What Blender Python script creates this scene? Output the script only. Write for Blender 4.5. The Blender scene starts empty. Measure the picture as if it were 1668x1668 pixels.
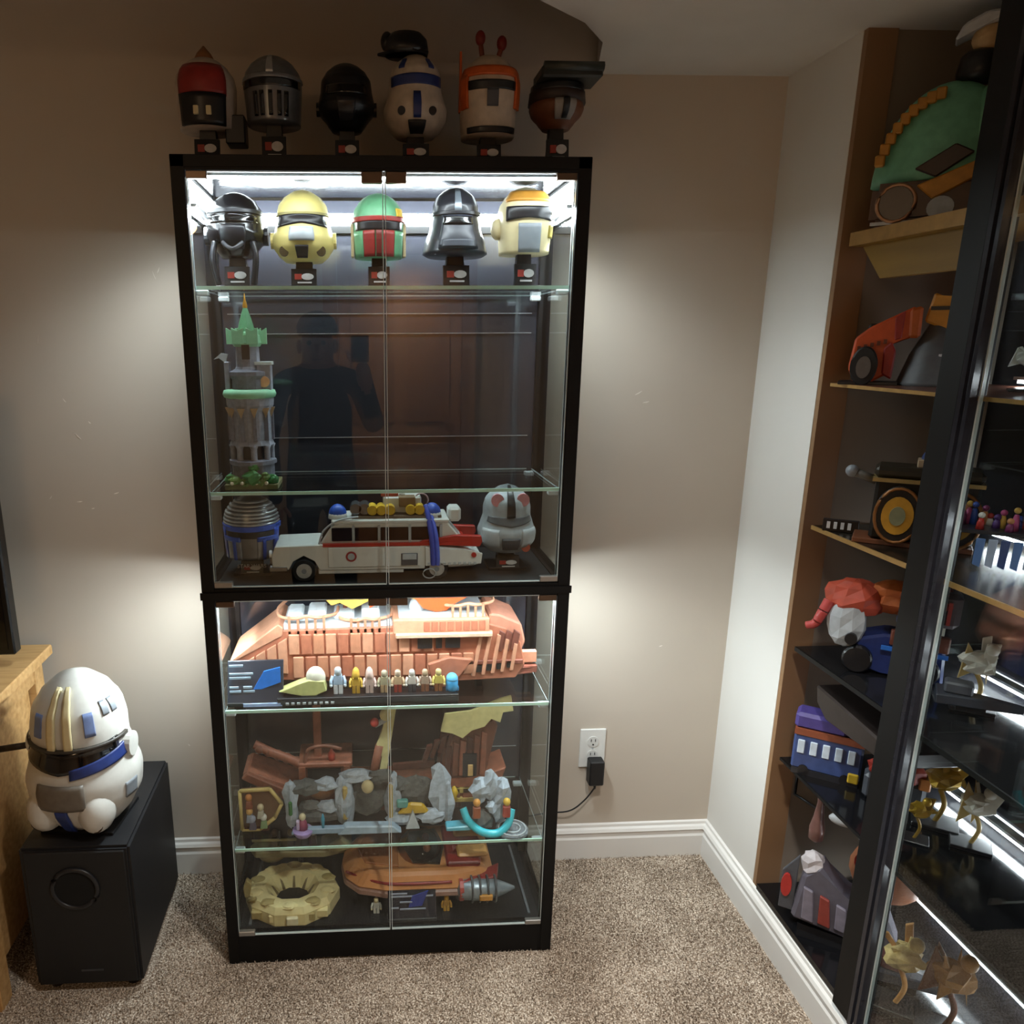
import bpy, bmesh, math, random
import numpy as np
from mathutils import Vector, Matrix
random.seed(7)
SC = bpy.context.scene
COL = SC.collection
PI = math.pi

# ------------------------------------------------------------------ camera
CAM = Vector((-.0518, -1.6161, 1.4850))
YAW, PIT, ROL = (math.radians(a) for a in (2.942, 15.077, -.272))
FPX, PPX, PPY = 1272.75, 655.03, 897.06          # focal length and principal point in 1668-px units
FW = Vector((math.sin(YAW)*math.cos(PIT), math.cos(YAW)*math.cos(PIT), -math.sin(PIT)))
_rt = Vector((math.cos(YAW), -math.sin(YAW), 0)); _up = _rt.cross(FW)
RT = math.cos(ROL)*_rt + math.sin(ROL)*_up
UP = -math.sin(ROL)*_rt + math.cos(ROL)*_up
cd = bpy.data.cameras.new('camera'); cam = bpy.data.objects.new('camera', cd); COL.objects.link(cam)
cd.sensor_width = 36; cd.lens = FPX/1668*36; cd.clip_start = .01
cd.shift_x = (834-PPX)/1668; cd.shift_y = (PPY-834)/1668
m4 = Matrix((RT, UP, -FW)).transposed().to_4x4(); m4.translation = CAM
cam.matrix_world = m4
SC.camera = cam

# ------------------------------------------------------------------ world, exposure
w = bpy.data.worlds.new('world'); SC.world = w; w.use_nodes = True
w.node_tree.nodes['Background'].inputs[0].default_value = (.9, .8, .7, 1)
w.node_tree.nodes['Background'].inputs[1].default_value = .02
SC.view_settings.view_transform = 'Standard'; SC.view_settings.look = 'None'
SC.view_settings.gamma = 1; SC.view_settings.use_curve_mapping = False
SC.view_settings.exposure = 0.0
LED_UP, LED_LOW, LED_NICHE, LAMP_W, SIDE_UP, SIDE_LOW, FILL_W, LED_WASH = 20, 30, 45, 34, 6.0, 7.6, 13.0, 120  # emission of LED bands, recess tubes, room lamp and the added fill lights
COOL = (.87, .94, 1.0)

# ------------------------------------------------------------------ helpers
def proj(p):
    d = Vector(p)-CAM; z = d.dot(FW)
    return PPX+FPX*d.dot(RT)/z, PPY-FPX*d.dot(UP)/z
def ray(x, y): return FW+RT*((x-PPX)/FPX)-UP*((y-PPY)/FPX)
def atY(x, y, Y): d = ray(x, y); return CAM+d*((Y-CAM.y)/d.y)
def atZ(x, y, Z): d = ray(x, y); return CAM+d*((Z-CAM.z)/d.z)
def lin(h):
    h = h.lstrip('#'); o = []
    for i in (0, 2, 4):
        c = int(h[i:i+2], 16)/255; o.append(c/12.92 if c <= .04045 else ((c+.055)/1.055)**2.4)
    return tuple(o)
_M = {}
def mt(h, rough=.5, metal=0, var=.12, scale=60, bump=.05, spec=.5, coat=0):
    key = (h, rough, metal, var, scale, bump, spec, coat)
    if key in _M: return _M[key]
    m = bpy.data.materials.new('mat_%s_%d' % (h.strip('#'), len(_M))); m.use_nodes = True
    nt = m.node_tree; b = nt.nodes['Principled BSDF']
    tc = nt.nodes.new('ShaderNodeTexCoord'); nz = nt.nodes.new('ShaderNodeTexNoise')
    nz.inputs['Scale'].default_value = scale; nz.inputs['Detail'].default_value = 3
    nt.links.new(tc.outputs['Object'], nz.inputs['Vector'])
    r = nt.nodes.new('ShaderNodeValToRGB'); c = lin(h)
    r.color_ramp.elements[0].position = .3; r.color_ramp.elements[1].position = .7
    r.color_ramp.elements[0].color = tuple(v*(1-var) for v in c)+(1,)
    r.color_ramp.elements[1].color = tuple(min(1, v*(1+var)) for v in c)+(1,)
    nt.links.new(nz.outputs['Fac'], r.inputs['Fac']); nt.links.new(r.outputs['Color'], b.inputs['Base Color'])
    b.inputs['Roughness'].default_value = rough; b.inputs['Metallic'].default_value = metal
    b.inputs['Specular IOR Level'].default_value = spec; b.inputs['Coat Weight'].default_value = coat
    if bump:
        bp = nt.nodes.new('ShaderNodeBump'); bp.inputs['Strength'].default_value = bump; bp.inputs['Distance'].default_value = .002
        nt.links.new(nz.outputs['Fac'], bp.inputs['Height']); nt.links.new(bp.outputs['Normal'], b.inputs['Normal'])
    _M[key] = m; return m
def glass(name, tint=(.96, .985, .975), rough=.0, ior=1.5, haze=0.):
    if name in _M: return _M[name]
    m = bpy.data.materials.new(name); m.use_nodes = True; nt = m.node_tree; nt.nodes.clear()
    o = nt.nodes.new('ShaderNodeOutputMaterial'); mx = nt.nodes.new('ShaderNodeMixShader')
    tr = nt.nodes.new('ShaderNodeBsdfTransparent'); tr.inputs[0].default_value = tint+(1,)
    gl = nt.nodes.new('ShaderNodeBsdfGlossy'); gl.inputs['Roughness'].default_value = rough
    fr = nt.nodes.new('ShaderNodeFresnel')          # same reflectance on both faces of the thin pane
    ge = nt.nodes.new('ShaderNodeNewGeometry'); mi = nt.nodes.new('ShaderNodeMapRange')
    mi.inputs['To Min'].default_value = ior; mi.inputs['To Max'].default_value = 1/ior
    nt.links.new(ge.outputs['Backfacing'], mi.inputs['Value']); nt.links.new(mi.outputs[0], fr.inputs['IOR'])
    nt.links.new(fr.outputs[0], mx.inputs[0]); nt.links.new(tr.outputs[0], mx.inputs[1]); nt.links.new(gl.outputs[0], mx.inputs[2])
    last = mx
    if haze:
        df = nt.nodes.new('ShaderNodeBsdfDiffuse'); df.inputs[0].default_value = (.8, .85, .9, 1)
        nz = nt.nodes.new('ShaderNodeTexNoise'); nz.inputs['Scale'].default_value = 9
        mu = nt.nodes.new('ShaderNodeMath'); mu.operation = 'MULTIPLY'; mu.inputs[1].default_value = haze
        nt.links.new(nz.outputs['Fac'], mu.inputs[0])
        m2 = nt.nodes.new('ShaderNodeMixShader'); nt.links.new(mu.outputs[0], m2.inputs[0])
        nt.links.new(mx.outputs[0], m2.inputs[1]); nt.links.new(df.outputs[0], m2.inputs[2]); last = m2
    nt.links.new(last.outputs[0], o.inputs[0]); _M[name] = m; return m
def emit(name, col, s):
    if name in _M: return _M[name]
    m = bpy.data.materials.new(name); m.use_nodes = True; nt = m.node_tree; nt.nodes.clear()
    o = nt.nodes.new('ShaderNodeOutputMaterial'); e = nt.nodes.new('ShaderNodeEmission')
    e.inputs[0].default_value = tuple(col)+(1,); e.inputs[1].default_value = s
    nt.links.new(e.outputs[0], o.inputs[0]); _M[name] = m; return m

def mesh(name, V, F, mat, parent=None, smooth=False, bev=0, seg=1):
    me = bpy.data.meshes.new(name); bm = bmesh.new()
    vs = [bm.verts.new(v) for v in V]
    for f in F:
        try: bm.faces.new([vs[i] for i in f])
        except ValueError: pass
    if bev: bmesh.ops.bevel(bm, geom=[e for e in bm.edges], offset=bev, segments=seg, affect='EDGES', clamp_overlap=True)
    bmesh.ops.recalc_face_normals(bm, faces=bm.faces)
    bm.to_mesh(me); bm.free()
    if smooth: me.polygons.foreach_set('use_smooth', [True]*len(me.polygons))
    if mat: me.materials.append(mat)
    o = bpy.data.objects.new(name, me); COL.objects.link(o)
    if parent: o.parent = parent
    return o
def tag(o, label=None, cat=None, group=None, kind=None):
    if label: o['label'] = label
    if cat: o['category'] = cat
    if group: o['group'] = group
    if kind: o['kind'] = kind
    return o
def struct(name, label, cat, V=None, F=None, mat=None): 
    o = mesh(name, V, F, mat); return tag(o, label, cat, kind='structure')
BF = [(0,1,3,2),(4,6,7,5),(0,4,5,1),(2,3,7,6),(0,2,6,4),(1,5,7,3)]
def boxv(x0,x1,y0,y1,z0,z1): return [(x,y,z) for x in (x0,x1) for y in (y0,y1) for z in (z0,z1)]

class T:
    """a thing: an Empty at its base; parts are built in its own units (k across, kz up)"""
    def __init__(s, name, label, cat, loc, k=None, kz=None, rz=0, group=None, kind=None):
        loc = Vector(loc); s.loc = loc
        if k == 'px':
            x0, y0 = proj(loc); x1, y1 = proj(loc+_rt*.05); x2, y2 = proj(loc+Vector((0,0,.05)))
            k = .05/math.hypot(x1-x0, y1-y0); kz = .05/math.hypot(x2-x0, y2-y0)
        s.k = k or 1.; s.kz = kz or s.k
        s.o = bpy.data.objects.new(name, None); COL.objects.link(s.o); s.o.empty_display_size = .02
        s.o.location = loc; s.o.rotation_euler.z = rz
        tag(s.o, label, cat, group, kind)
    def mk(s, name, V, F, mat, par=None, smooth=False, bev=0, seg=1, label=None):
        k, kz = s.k, s.kz
        o = mesh(name, [(a*k, b*k, c*kz) for a,b,c in V], F, mat, par or s.o, smooth, bev*k, seg)
        if label: o['label'] = label
        return o
    def box(s, name, mat, x0,x1,y0,y1,z0,z1, par=None, bev=0, seg=1, label=None):
        return s.mk(name, boxv(x0,x1,y0,y1,z0,z1), BF, mat, par, False, bev, seg, label)
    def ext(s, name, mat, P, a0, a1, ax='y', par=None, bev=0, label=None, taper=None):
        f = {'y': lambda u,v,a: (u,a,v), 'x': lambda u,v,a: (a,u,v), 'z': lambda u,v,a: (u,v,a)}[ax]
        n = len(P); tp = taper or 1.
        cu = sum(p[0] for p in P)/n; cv = sum(p[1] for p in P)/n
        V = [f(u,v,a0) for u,v in P]+[f(cu+(u-cu)*tp, cv+(v-cv)*tp, a1) for u,v in P]
        F = [tuple(range(n)), tuple(range(2*n-1, n-1, -1))]+[(i,(i+1)%n,n+(i+1)%n,n+i) for i in range(n)]
        return s.mk(name, V, F, mat, par, False, bev, 1, label)
    def lathe(s, name, mat, prof, cx=0, cy=0, n=20, sx=1, sy=1, par=None, smooth=True, label=None, z0=0):
        V, F = [], []
        for r, z in prof:
            for i in range(n): a = 2*PI*i/n; V.append((cx+r*sx*math.cos(a), cy+r*sy*math.sin(a), z+z0))
        for j in range(len(prof)-1):
            for i in range(n): F.append((j*n+i, j*n+(i+1)%n, (j+1)*n+(i+1)%n, (j+1)*n+i))
        F.append(tuple(range(n))); F.append(tuple(range((len(prof)-1)*n, len(prof)*n)))
        return s.mk(name, V, F, mat, par, smooth, 0, 1, label)
    def sph(s, name, mat, cx,cy,cz, rx,ry=None,rz=None, n=16, m=9, par=None, label=None, lo=-.5, hi=.5):
        ry = ry or rx; rz = rz or rx
        prof = [(math.cos(PI*(lo+(hi-lo)*j/m)), math.sin(PI*(lo+(hi-lo)*j/m))) for j in range(m+1)]
        V, F = [], []
        for r, z in prof:
            for i in range(n): a = 2*PI*i/n; V.append((cx+max(r,.01)*rx*math.cos(a), cy+max(r,.01)*ry*math.sin(a), cz+z*rz))
        for j in range(m):
            for i in range(n): F.append((j*n+i, j*n+(i+1)%n, (j+1)*n+(i+1)%n, (j+1)*n+i))
        F.append(tuple(range(n))); F.append(tuple(range(m*n, (m+1)*n)))
        return s.mk(name, V, F, mat, par, True, 0, 1, label)
    def disc(s, name, mat, c, r, h, ax='y', n=20, par=None, r2=None, bev=0, label=None, rz=None):
        r2 = r if r2 is None else r2; V = []
        for rr, a0 in ((r, -h/2), (r2, h/2)):
            for i in range(n):
                a = 2*PI*i/n; u, v = rr*math.cos(a), (rz/r if rz else 1)*rr*math.sin(a)
                p = {'y': (u, a0, v), 'x': (a0, u, v), 'z': (u, v, a0)}[ax]
                V.append((c[0]+p[0], c[1]+p[1], c[2]+p[2]))
        F = [tuple(range(n)), tuple(range(2*n-1, n-1, -1))]+[(i,(i+1)%n,n+(i+1)%n,n+i) for i in range(n)]
        return s.mk(name, V, F, mat, par, False, bev, 1, label)
    def tube(s, name, mat, P, r, n=8, par=None, closed=False, label=None, r1=None):
        P = [Vector(p) for p in P]; N = len(P); V, F = [], []
        for i, p in enumerate(P):
            if closed: d = P[(i+1)%N]-P[i-1]
            else: d = P[min(i+1, N-1)]-P[max(i-1, 0)]
            d.normalize(); a = Vector((0,0,1)) if abs(d.z) < .9 else Vector((1,0,0))
            u = d.cross(a).normalized(); v = d.cross(u)
            rr = r if r1 is None else r+(r1-r)*i/(N-1)
            for j in range(n): t = 2*PI*j/n; q = p+rr*(math.cos(t)*u+math.sin(t)*v); V.append(tuple(q))
        for i in range(N if closed else N-1):
            for j in range(n): F.append((i*n+j, i*n+(j+1)%n, ((i+1)%N)*n+(j+1)%n, ((i+1)%N)*n+j))
        if not closed: F += [tuple(range(n)), tuple(range((N-1)*n, N*n))]
        return s.mk(name, V, F, mat, par, True, 0, 1, label)
    def blob(s, name, mat, c, r, seed=0, amp=.25, n=10, m=7, par=None, label=None):
        rnd = random.Random(seed); V, F = [], []; rx, ry, rz = r
        for j in range(m+1):
            ph = PI*(-.5+j/m)
            for i in range(n):
                a = 2*PI*i/n; q = 1+amp*(rnd.random()-.5)*2
                V.append((c[0]+rx*q*max(math.cos(ph),.05)*math.cos(a), c[1]+ry*q*max(math.cos(ph),.05)*math.sin(a), c[2]+rz*(1+amp*.3*(rnd.random()-.5))*math.sin(ph)))
        for j in range(m):
            for i in range(n): F.append((j*n+i, j*n+(i+1)%n, (j+1)*n+(i+1)%n, (j+1)*n+i))
        F.append(tuple(range(n))); F.append(tuple(range(m*n, (m+1)*n)))
        return s.mk(name, V, F, mat, par, False, 0, 1, label)
def bez(P, n=14):
    out = []; P = [Vector(p) for p in P]; L = len(P)
    for i in range(L-1):
        p0, p1, p2, p3 = P[max(i-1,0)], P[i], P[i+1], P[min(i+2,L-1)]
        for j in range(n):
            t = j/n; out.append(.5*((2*p1)+(p2-p0)*t+(2*p0-5*p1+4*p2-p3)*t*t+(3*p1-p0-3*p2+p3)*t**3))
    out.append(P[-1]); return out

# ------------------------------------------------------------------ room
WY, RX, CZ, HZ = .364, .951, 2.07, 2.48      # back wall, right wall, soffit underside, ceiling
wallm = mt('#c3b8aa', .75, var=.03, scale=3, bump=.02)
wallm_lit = mt('#dad7d1', .7, var=.03, scale=3, bump=.02)  # wall paint made paler: the stronger light is put into the colour
brownm = mt('#8a6a4b', .6, var=.06, scale=5)
whitem = mt('#e6e4e0', .35, var=.02, scale=4, bump=0)
ceilm = mt('#cfcac3', .85, var=.03, scale=8)
def carpet_mat():
    m = bpy.data.materials.new('carpet'); m.use_nodes = True; nt = m.node_tree; b = nt.nodes['Principled BSDF']
    tc = nt.nodes.new('ShaderNodeTexCoord'); n1 = nt.nodes.new('ShaderNodeTexNoise'); n2 = nt.nodes.new('ShaderNodeTexNoise')
    n1.inputs['Scale'].default_value = 240; n1.inputs['Detail'].default_value = 4
    n2.inputs['Scale'].default_value = 5; n2.inputs['Detail'].default_value = 3
    ad = nt.nodes.new('ShaderNodeMath'); ad.operation = 'MULTIPLY_ADD'; ad.inputs[1].default_value = .22
    nt.links.new(tc.outputs['Object'], n1.inputs['Vector']); nt.links.new(tc.outputs['Object'], n2.inputs['Vector'])
    nt.links.new(n2.outputs['Fac'], ad.inputs[0]); nt.links.new(n1.outputs['Fac'], ad.inputs[2])
    r = nt.nodes.new('ShaderNodeValToRGB'); e = r.color_ramp.elements
    e[0].position = .43; e[0].color = lin('#5f5144')+(1,); e[1].position = .76; e[1].color = lin('#efe3d3')+(1,)
    q = e.new(.6); q.color = lin('#ab9a88')+(1,)
    nt.links.new(ad.outputs[0], r.inputs[0]); nt.links.new(r.outputs[0], b.inputs['Base Color'])
    b.inputs['Roughness'].default_value = .95; b.inputs['Specular IOR Level'].default_value = .1
    bp = nt.nodes.new('ShaderNodeBump'); bp.inputs['Strength'].default_value = .6; bp.inputs['Distance'].default_value = .006
    nt.links.new(n1.outputs['Fac'], bp.inputs['Height']); nt.links.new(bp.outputs[0], b.inputs['Normal'])
    return m
carpm = carpet_mat()
fl = struct('floor', 'speckled beige carpet floor of the room', 'floor', boxv(-2.6, 1.6, -3.4, WY, -.05, 0), BF, carpm)
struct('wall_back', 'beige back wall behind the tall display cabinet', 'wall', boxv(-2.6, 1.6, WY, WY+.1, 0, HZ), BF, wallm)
wbk = bpy.data.objects['wall_back']
for i, (sx_, sy_, a_, L_) in enumerate(((62,553,1.4,.022),(105,652,2.2,.012),(127,710,2.3,.022),(146,688,2.4,.008),(251,448,1.9,.02),(258,440,1.1,.014),(83,810,.9,.01),(130,817,.1,.014),(152,828,.2,.008),(190,803,.3,.014),(308,1213,2.4,.008),(1040,640,.5,.02),(1052,655,.2,.016),(1076,1052,.3,.01))):
    p_ = atY(sx_, sy_, WY); dx_, dz_ = math.cos(a_)*L_/2, math.sin(a_)*L_/2
    mesh('scuff_mark', [(p_.x-dx_,WY-.0008,p_.z-dz_-.0006),(p_.x+dx_*.2,WY-.0008,p_.z-.0018),(p_.x+dx_,WY-.0008,p_.z+dz_-.0004),(p_.x+dx_,WY-.0008,p_.z+dz_+.0004),(p_.x+dx_*.1,WY-.0008,p_.z+.0012),(p_.x-dx_,WY-.0008,p_.z-dz_+.0006)]+[(p_.x,WY+.0005,p_.z)],
         [(0,1,2,3,4,5),(0,1,6),(1,2,6),(2,3,6),(3,4,6),(4,5,6),(5,0,6)], mt('#e9e2d8', .6), wbk)
NY = .085                                      # near end of the right wall, where the recess starts
struct('wall_right', 'right wall beside the outlet wall, light put into its colour', 'wall', boxv(RX, 1.6, NY, WY, 0, CZ), BF, wallm_lit)
wl = struct('wall_left', 'beige wall on the left behind the console', 'wall', boxv(-2.7, -2.6, -3.4, WY+.1, 0, HZ), BF, wallm)
struct('wall_rear', 'beige wall behind the viewer with a panelled door', 'wall', boxv(-2.7, 1.6, -3.5, -3.4, 0, HZ), BF, wallm)
struct('wall_recess_back', 'wall at the back of the recess on the right', 'wall', boxv(1.27, 1.6, -1.25, NY, 0, CZ), BF, wallm)
struct('wall_recess_near', 'right wall nearer than the shelf recess', 'wall', boxv(RX, 1.6, -3.4, -1.25, 0, CZ), BF, wallm)
struct('wall_recess_sill', 'low white sill under the recessed shelves', 'wall', boxv(RX, 1.27, -1.25, NY, 0, .105), BF, whitem)
struct('ceiling', 'beige ceiling above the display cabinet', 'ceiling', boxv(-2.7, 1.6, -3.5, WY+.1, HZ, HZ+.05), BF, wallm)
# dropped soffit on the right: its curved edge runs from the back wall towards the viewer
sof = [(.50, WY), (.485, .30), (.455, .17), (.39, .07), (.28, -.03), (.12, -.13), (-.1, -.26), (-.5, -.5), (-1.2, -.9), (-1.2, -3.4), (1.6, -3.4), (1.6, WY)]
n = len(sof); SV = [(x,y,CZ) for x,y in sof]+[(x,y,HZ) for x,y in sof]
struct('ceiling_soffit', 'pale dropped ceiling section with a curved edge at upper right', 'ceiling', SV,
       [tuple(range(n)), tuple(range(n, 2*n))]+[(i,(i+1)%n,n+(i+1)%n,n+i) for i in range(n)], ceilm)
def baseboard(name, label, x0, y0, x1, y1, nx, ny):
    prof = [(0,0),(.016,0),(.016,.066),(.0125,.072),(.0125,.084),(.017,.088),(.013,.096),(.007,.1),(.006,.108),(0,.111)]
    V = [(x0+nx*d, y0+ny*d, z) for d,z in prof]+[(x1+nx*d, y1+ny*d, z) for d,z in prof]; n = len(prof)
    o = mesh(name, V, [tuple(range(n)), tuple(range(n,2*n))]+[(i,(i+1)%n,n+(i+1)%n,n+i) for i in range(n)], whitem)
    return tag(o, label, 'baseboard', kind='structure')
baseboard('baseboard_back', 'white moulded baseboard along the back wall', -2.6, WY, RX, WY, 0, -1)
baseboard('baseboard_right', 'white moulded baseboard along the right wall', RX, WY, RX, -1.25, -1, 0)
struct('wall_recess_end', 'recess end wall behind the right shelves, shade put into its grey-brown', 'wall', boxv(RX+.062, 1.27, NY-.006, NY, .105, CZ), BF, mt('#85796c', .75, var=.04, scale=3))  # thin board over the wall end, shade put into its darker colour
struct('trim_1', 'brown corner board at the start of the recess', 'trim', boxv(RX+.001, RX+.062, NY-.014, NY, .105, CZ), BF, brownm)
# rear door seen only in reflection
doorm = mt('#a98560', .5, var=.05, scale=8)
d = T('door_1', 'tan panelled door on the wall behind the viewer', 'door', (.2, -3.4, 0), kind='structure')
d.box('door_leaf', doorm, -.38, .38, 0, .035, .01, 1.98)
for zz in ((.12,.85),(.98,1.86)):
    for xx in ((-.31,-.04),(.04,.31)): d.box('door_panel', mt('#9c7852', .5, var=.05, scale=8), *xx, .035, .045, *zz, bev=.008)
d.box('door_casing', doorm, -.47, -.385, 0, .04, 0, 2.06); d.box('door_casing', doorm, .385, .47, 0, .04, 0, 2.06); d.box('door_casing', doorm, -.47, .47, 0, .04, 1.985, 2.07)
d.sph('knob', mt('#c9a25a', .25, 1), .31, .07, .95, .03)
# warm ceiling lamp at the back of the room
lp = T('ceiling_lamp', 'round warm ceiling lamp near the rear door', 'lamp', (-1.0, -2.6, CZ))
lp.disc('lamp_base', mt('#8c7a60', .4, 1), (0,0,-.012), .17, .024, 'z', 32)
lp.sph('lamp_shade', emit('lamp_glow', (1, .66, .36), LAMP_W), 0, 0, -.024, .15, .15, .07, lo=-.5, hi=0)

def downlight(label, x, y, watts, col, spread, tilt=0):  # added unseen fixture that only fills the scene with light
    dl = T('fill_downlight', label, 'lamp', (x, y, CZ))
    dl.lathe('trim_ring', whitem, [(.075,0),(.078,-.006),(.06,-.008)], 0, 0, 28)
    ad = bpy.data.lights.new('fill_beam', 'AREA'); ad.shape = 'DISK'; ad.size = .11; ad.energy = watts; ad.color = col; ad.spread = math.radians(spread)
    ao = bpy.data.objects.new('fill_beam', ad); COL.objects.link(ao); ao.parent = dl.o; ao.location = (0, 0, -.012); ao.rotation_euler.x = tilt
downlight('added unseen fill downlight above the viewer', .42, -.95, FILL_W, (1, .96, .90), 98)  # added as neutral front fill for the carpet and lower cabinet
downlight('added unseen fill downlight in front of the rear door', .25, -3.0, 11, (1, .66, .40), 110, -.35)  # added to brighten the rear door in the cabinet's reflection

# carpet pile: short blades over the floor in view
def pile():
    rs = np.random.RandomState(3); N = 120000
    x = rs.uniform(-1.25, 1.0, N); y = rs.uniform(-.55, .35, N)
    keep = ~((np.abs(x) < .398) & (y > .004) & (y < .33)) & (x < RX-.018)
    keep &= ~((x > -.86) & (x < -.585) & (y > -.06) & (y < .3))
    x, y = x[keep], y[keep]; N = len(x); a = rs.uniform(0, 2*PI, N); h = rs.uniform(.004, .009, N); wd = rs.uniform(.0012, .0022, N)
    lx, ly = rs.normal(0, .003, N), rs.normal(0, .003, N)
    V = np.zeros((N, 3, 3)); V[:,0,0] = x-np.cos(a)*wd; V[:,0,1] = y-np.sin(a)*wd; V[:,1,0] = x+np.cos(a)*wd; V[:,1,1] = y+np.sin(a)*wd
    V[:,2,0] = x+lx; V[:,2,1] = y+ly; V[:,2,2] = h; V[:,:2,2] = .0002
    me = bpy.data.meshes.new('carpet_pile'); me.vertices.add(3*N); me.vertices.foreach_set('co', V.ravel())
    me.loops.add(3*N); me.loops.foreach_set('vertex_index', np.arange(3*N, dtype=np.int32))
    me.polygons.add(N); me.polygons.foreach_set('loop_start', np.arange(0, 3*N, 3, dtype=np.int32)); me.update(); me.validate()
    me.materials.append(carpm); o = bpy.data.objects.new('carpet_pile', me); COL.objects.link(o)
    tag(o, 'short twisted beige carpet pile covering the floor', 'carpet', kind='stuff')
pile()

# ------------------------------------------------------------------ tall display cabinet
H, ZM0, ZM1, Z1, Z2, Z3, Z4, ZF = 1.822, .943, .970, 1.590, 1.177, .673, .309, .086
BK = mt('#070708', .5, var=.1, scale=30, bump=.02, spec=.3)
BKP = mt('#0f0f12', .6, var=.1, scale=30)
PANEL = mt('#313239', .03, var=.05, scale=4, bump=0)
RAIL = mt('#9aa0a8', .3, .6, var=.05)
CHR = mt('#6e5c4e', .3, .8, var=.05); CHR2 = mt('#b4b4b2', .3, .8, var=.05)
CLIP = mt('#d5dade', .25, var=.03)
G, GE = glass('pane_glass'), mt('#bfe6d4', .2, var=.03, spec=.8)
GS = mt('#c9d6d6', .2, var=.03, spec=.8)
c = T('display_cabinet', 'tall black two-section display cabinet with glass doors and lit shelves', 'cabinet', (0,0,0))
D = .325
for x in (-1, 1):
    c.box('front_stile', BK, x*.4, x*.3735, .0, .03, 0, H, bev=.001)
    c.box('rear_stile', BK, x*.4, x*.372, D-.03, D, 0, H)
    for z0, z1, nm in ((H-.03, H, 'side_rail'), (ZM0, ZM1, 'side_rail'), (.0, .075, 'side_rail')):
        c.box(nm, BK, x*.4, x*.374, .03, D-.03, z0, z1)
    a = c.box('side_apron', BK, x*.399, x*.376, .03, D-.03, 1.724, H-.03)
    c.box('led_band', emit('led_upper', COOL, LED_UP), x*.376, x*.3735, .03, D-.03, 1.738, H-.034, par=a, label='glowing white LED band')
    a2 = c.box('side_apron', BK, x*.399, x*.376, .03, D-.03, ZM0-.016, ZM0)
    c.box('led_band', emit('led_lower', COOL, LED_LOW), x*.376, x*.3735, .03, D-.03, ZM0-.013, ZM0-.003, par=a2, label='glowing white LED band')
    for z0, z1 in ((ZM1, 1.724), (.075, ZM0-.016)):
        c.box('side_glass', G, x*.3865, x*.3825, .03, D-.03, z0, z1)
        c.box('side_glass_edge', GS, x*.3875, x*.3735, .0305, .034, z0, z1, label='bright polished glass edge')
c.box('top_panel', BK, -.4, .4, 0, D, H-.022, H, bev=.001)
c.box('top_liner', mt('#08090d', .16, 0, var=.3, scale=40, bump=.5), -.372, .372, .03, D-.03, H-.0265, H-.0222)
c.box('top_rail', BK, -.3735, .3735, 0, .02, H-.027, H-.022)
c.box('middle_rail', BK, -.3735, .3735, 0, .025, ZM0, ZM1)
c.box('middle_panel', BKP, -.372, .372, .025, D-.012, ZM0+.004, ZM1)
c.box('middle_rail_lip', BK, -.403, .403, -.004, .0, ZM0+.004, ZM0+.02)
c.ext('plinth', BK, [(-.374,.078),(-.374,0),(-.2,0),(-.19,.008),(.2,.008),(.21,0),(.374,0),(.374,.078)], .002, .02)
c.box('floor_panel', mt('#1b1b1e', .35, var=.15, scale=14), -.372, .372, .02, D-.012, ZF-.012, ZF)
for x in (-1,1): c.box('floor_edge_strip', mt('#8b9096', .3, .7), x*.352, x*.346, .03, D-.02, ZF, ZF+.004)
for z0, z1 in ((ZM1, H-.03), (ZF-.01, ZM0)):
    c.box('back_panel', PANEL, -.372, .372, D-.012, D, z0, z1)
bl = c.box('back_rail', emit('led_wash', COOL, LED_WASH), -.35, .35, D-.066, D-.054, 1.745, 1.757, label='glowing white LED band under the top')
c.box('back_rail_groove', BK, -.36, .36, D-.020, D-.0125, 1.722, 1.736, par=bl)
def ledbar(z, s, nm):
    b = c.box('led_channel', mt('#b9bcc0', .3, .8), -.345, .345, .021, .039, z, z+.006)
    c.box('led_diffuser', emit(nm, COOL, s), -.343, .343, .023, .037, z-.003, z, par=b)
ledbar(H-.033, 40, 'led_front'); ledbar(ZM0-.003, 95, 'led_front_lower')
# added fill lights under the side aprons, brightening the walls through the side panes
for x in (-1, 1):
    for z, pw in ((1.7355, SIDE_UP), (ZM0-.008, SIDE_LOW)):
        hs = c.box('fill_module', CLIP, x*.3725, x*.362, .03, .20, z, z+.006)
        ld = bpy.data.lights.new('side_fill', 'AREA'); ld.shape = 'RECTANGLE'; ld.size = .012; ld.size_y = .15; ld.energy = pw; ld.color = COOL; ld.spread = math.radians(165)
        lo = bpy.data.objects.new('side_fill', ld); COL.objects.link(lo); lo.parent = hs
        zd = Vector((-x*.80, .12, .60)).normalized(); xd = Vector((0,1,0)).cross(zd).normalized(); yd = zd.cross(xd)
        mm = Matrix((xd, yd, zd)).transposed().to_4x4(); mm.translation = (x*.368, .11, z-.004); lo.matrix_local = mm
for z, th in ((Z1, .007), (Z2, .007), (Z3, .007), (Z4, .006)):
    s_ = c.box('glass_shelf', G, -.3715, .3715, .026, D-.016, z-th, z)
    c.box('shelf_edge', GE, -.3715, .3715, .0225, .0258, z-th, z, par=s_, label='pale green front edge')
    c.box('shelf_edge', GS, -.36, .36, D-.0158, D-.0145, z-th*.8, z-th*.4, par=s_)
    for x in (-1,1):
        c.box('shelf_edge', GS, x*.3722, x*.3714, .026, D-.016, z-th*.7, z-th*.3, par=s_)
        for yy in (.03, D-.045): c.box('shelf_clip', CLIP, x*.3735, x*.35, yy, yy+.016, z-th-.011, z-th, par=s_, bev=.002, label='clear plastic shelf clip')
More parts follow.
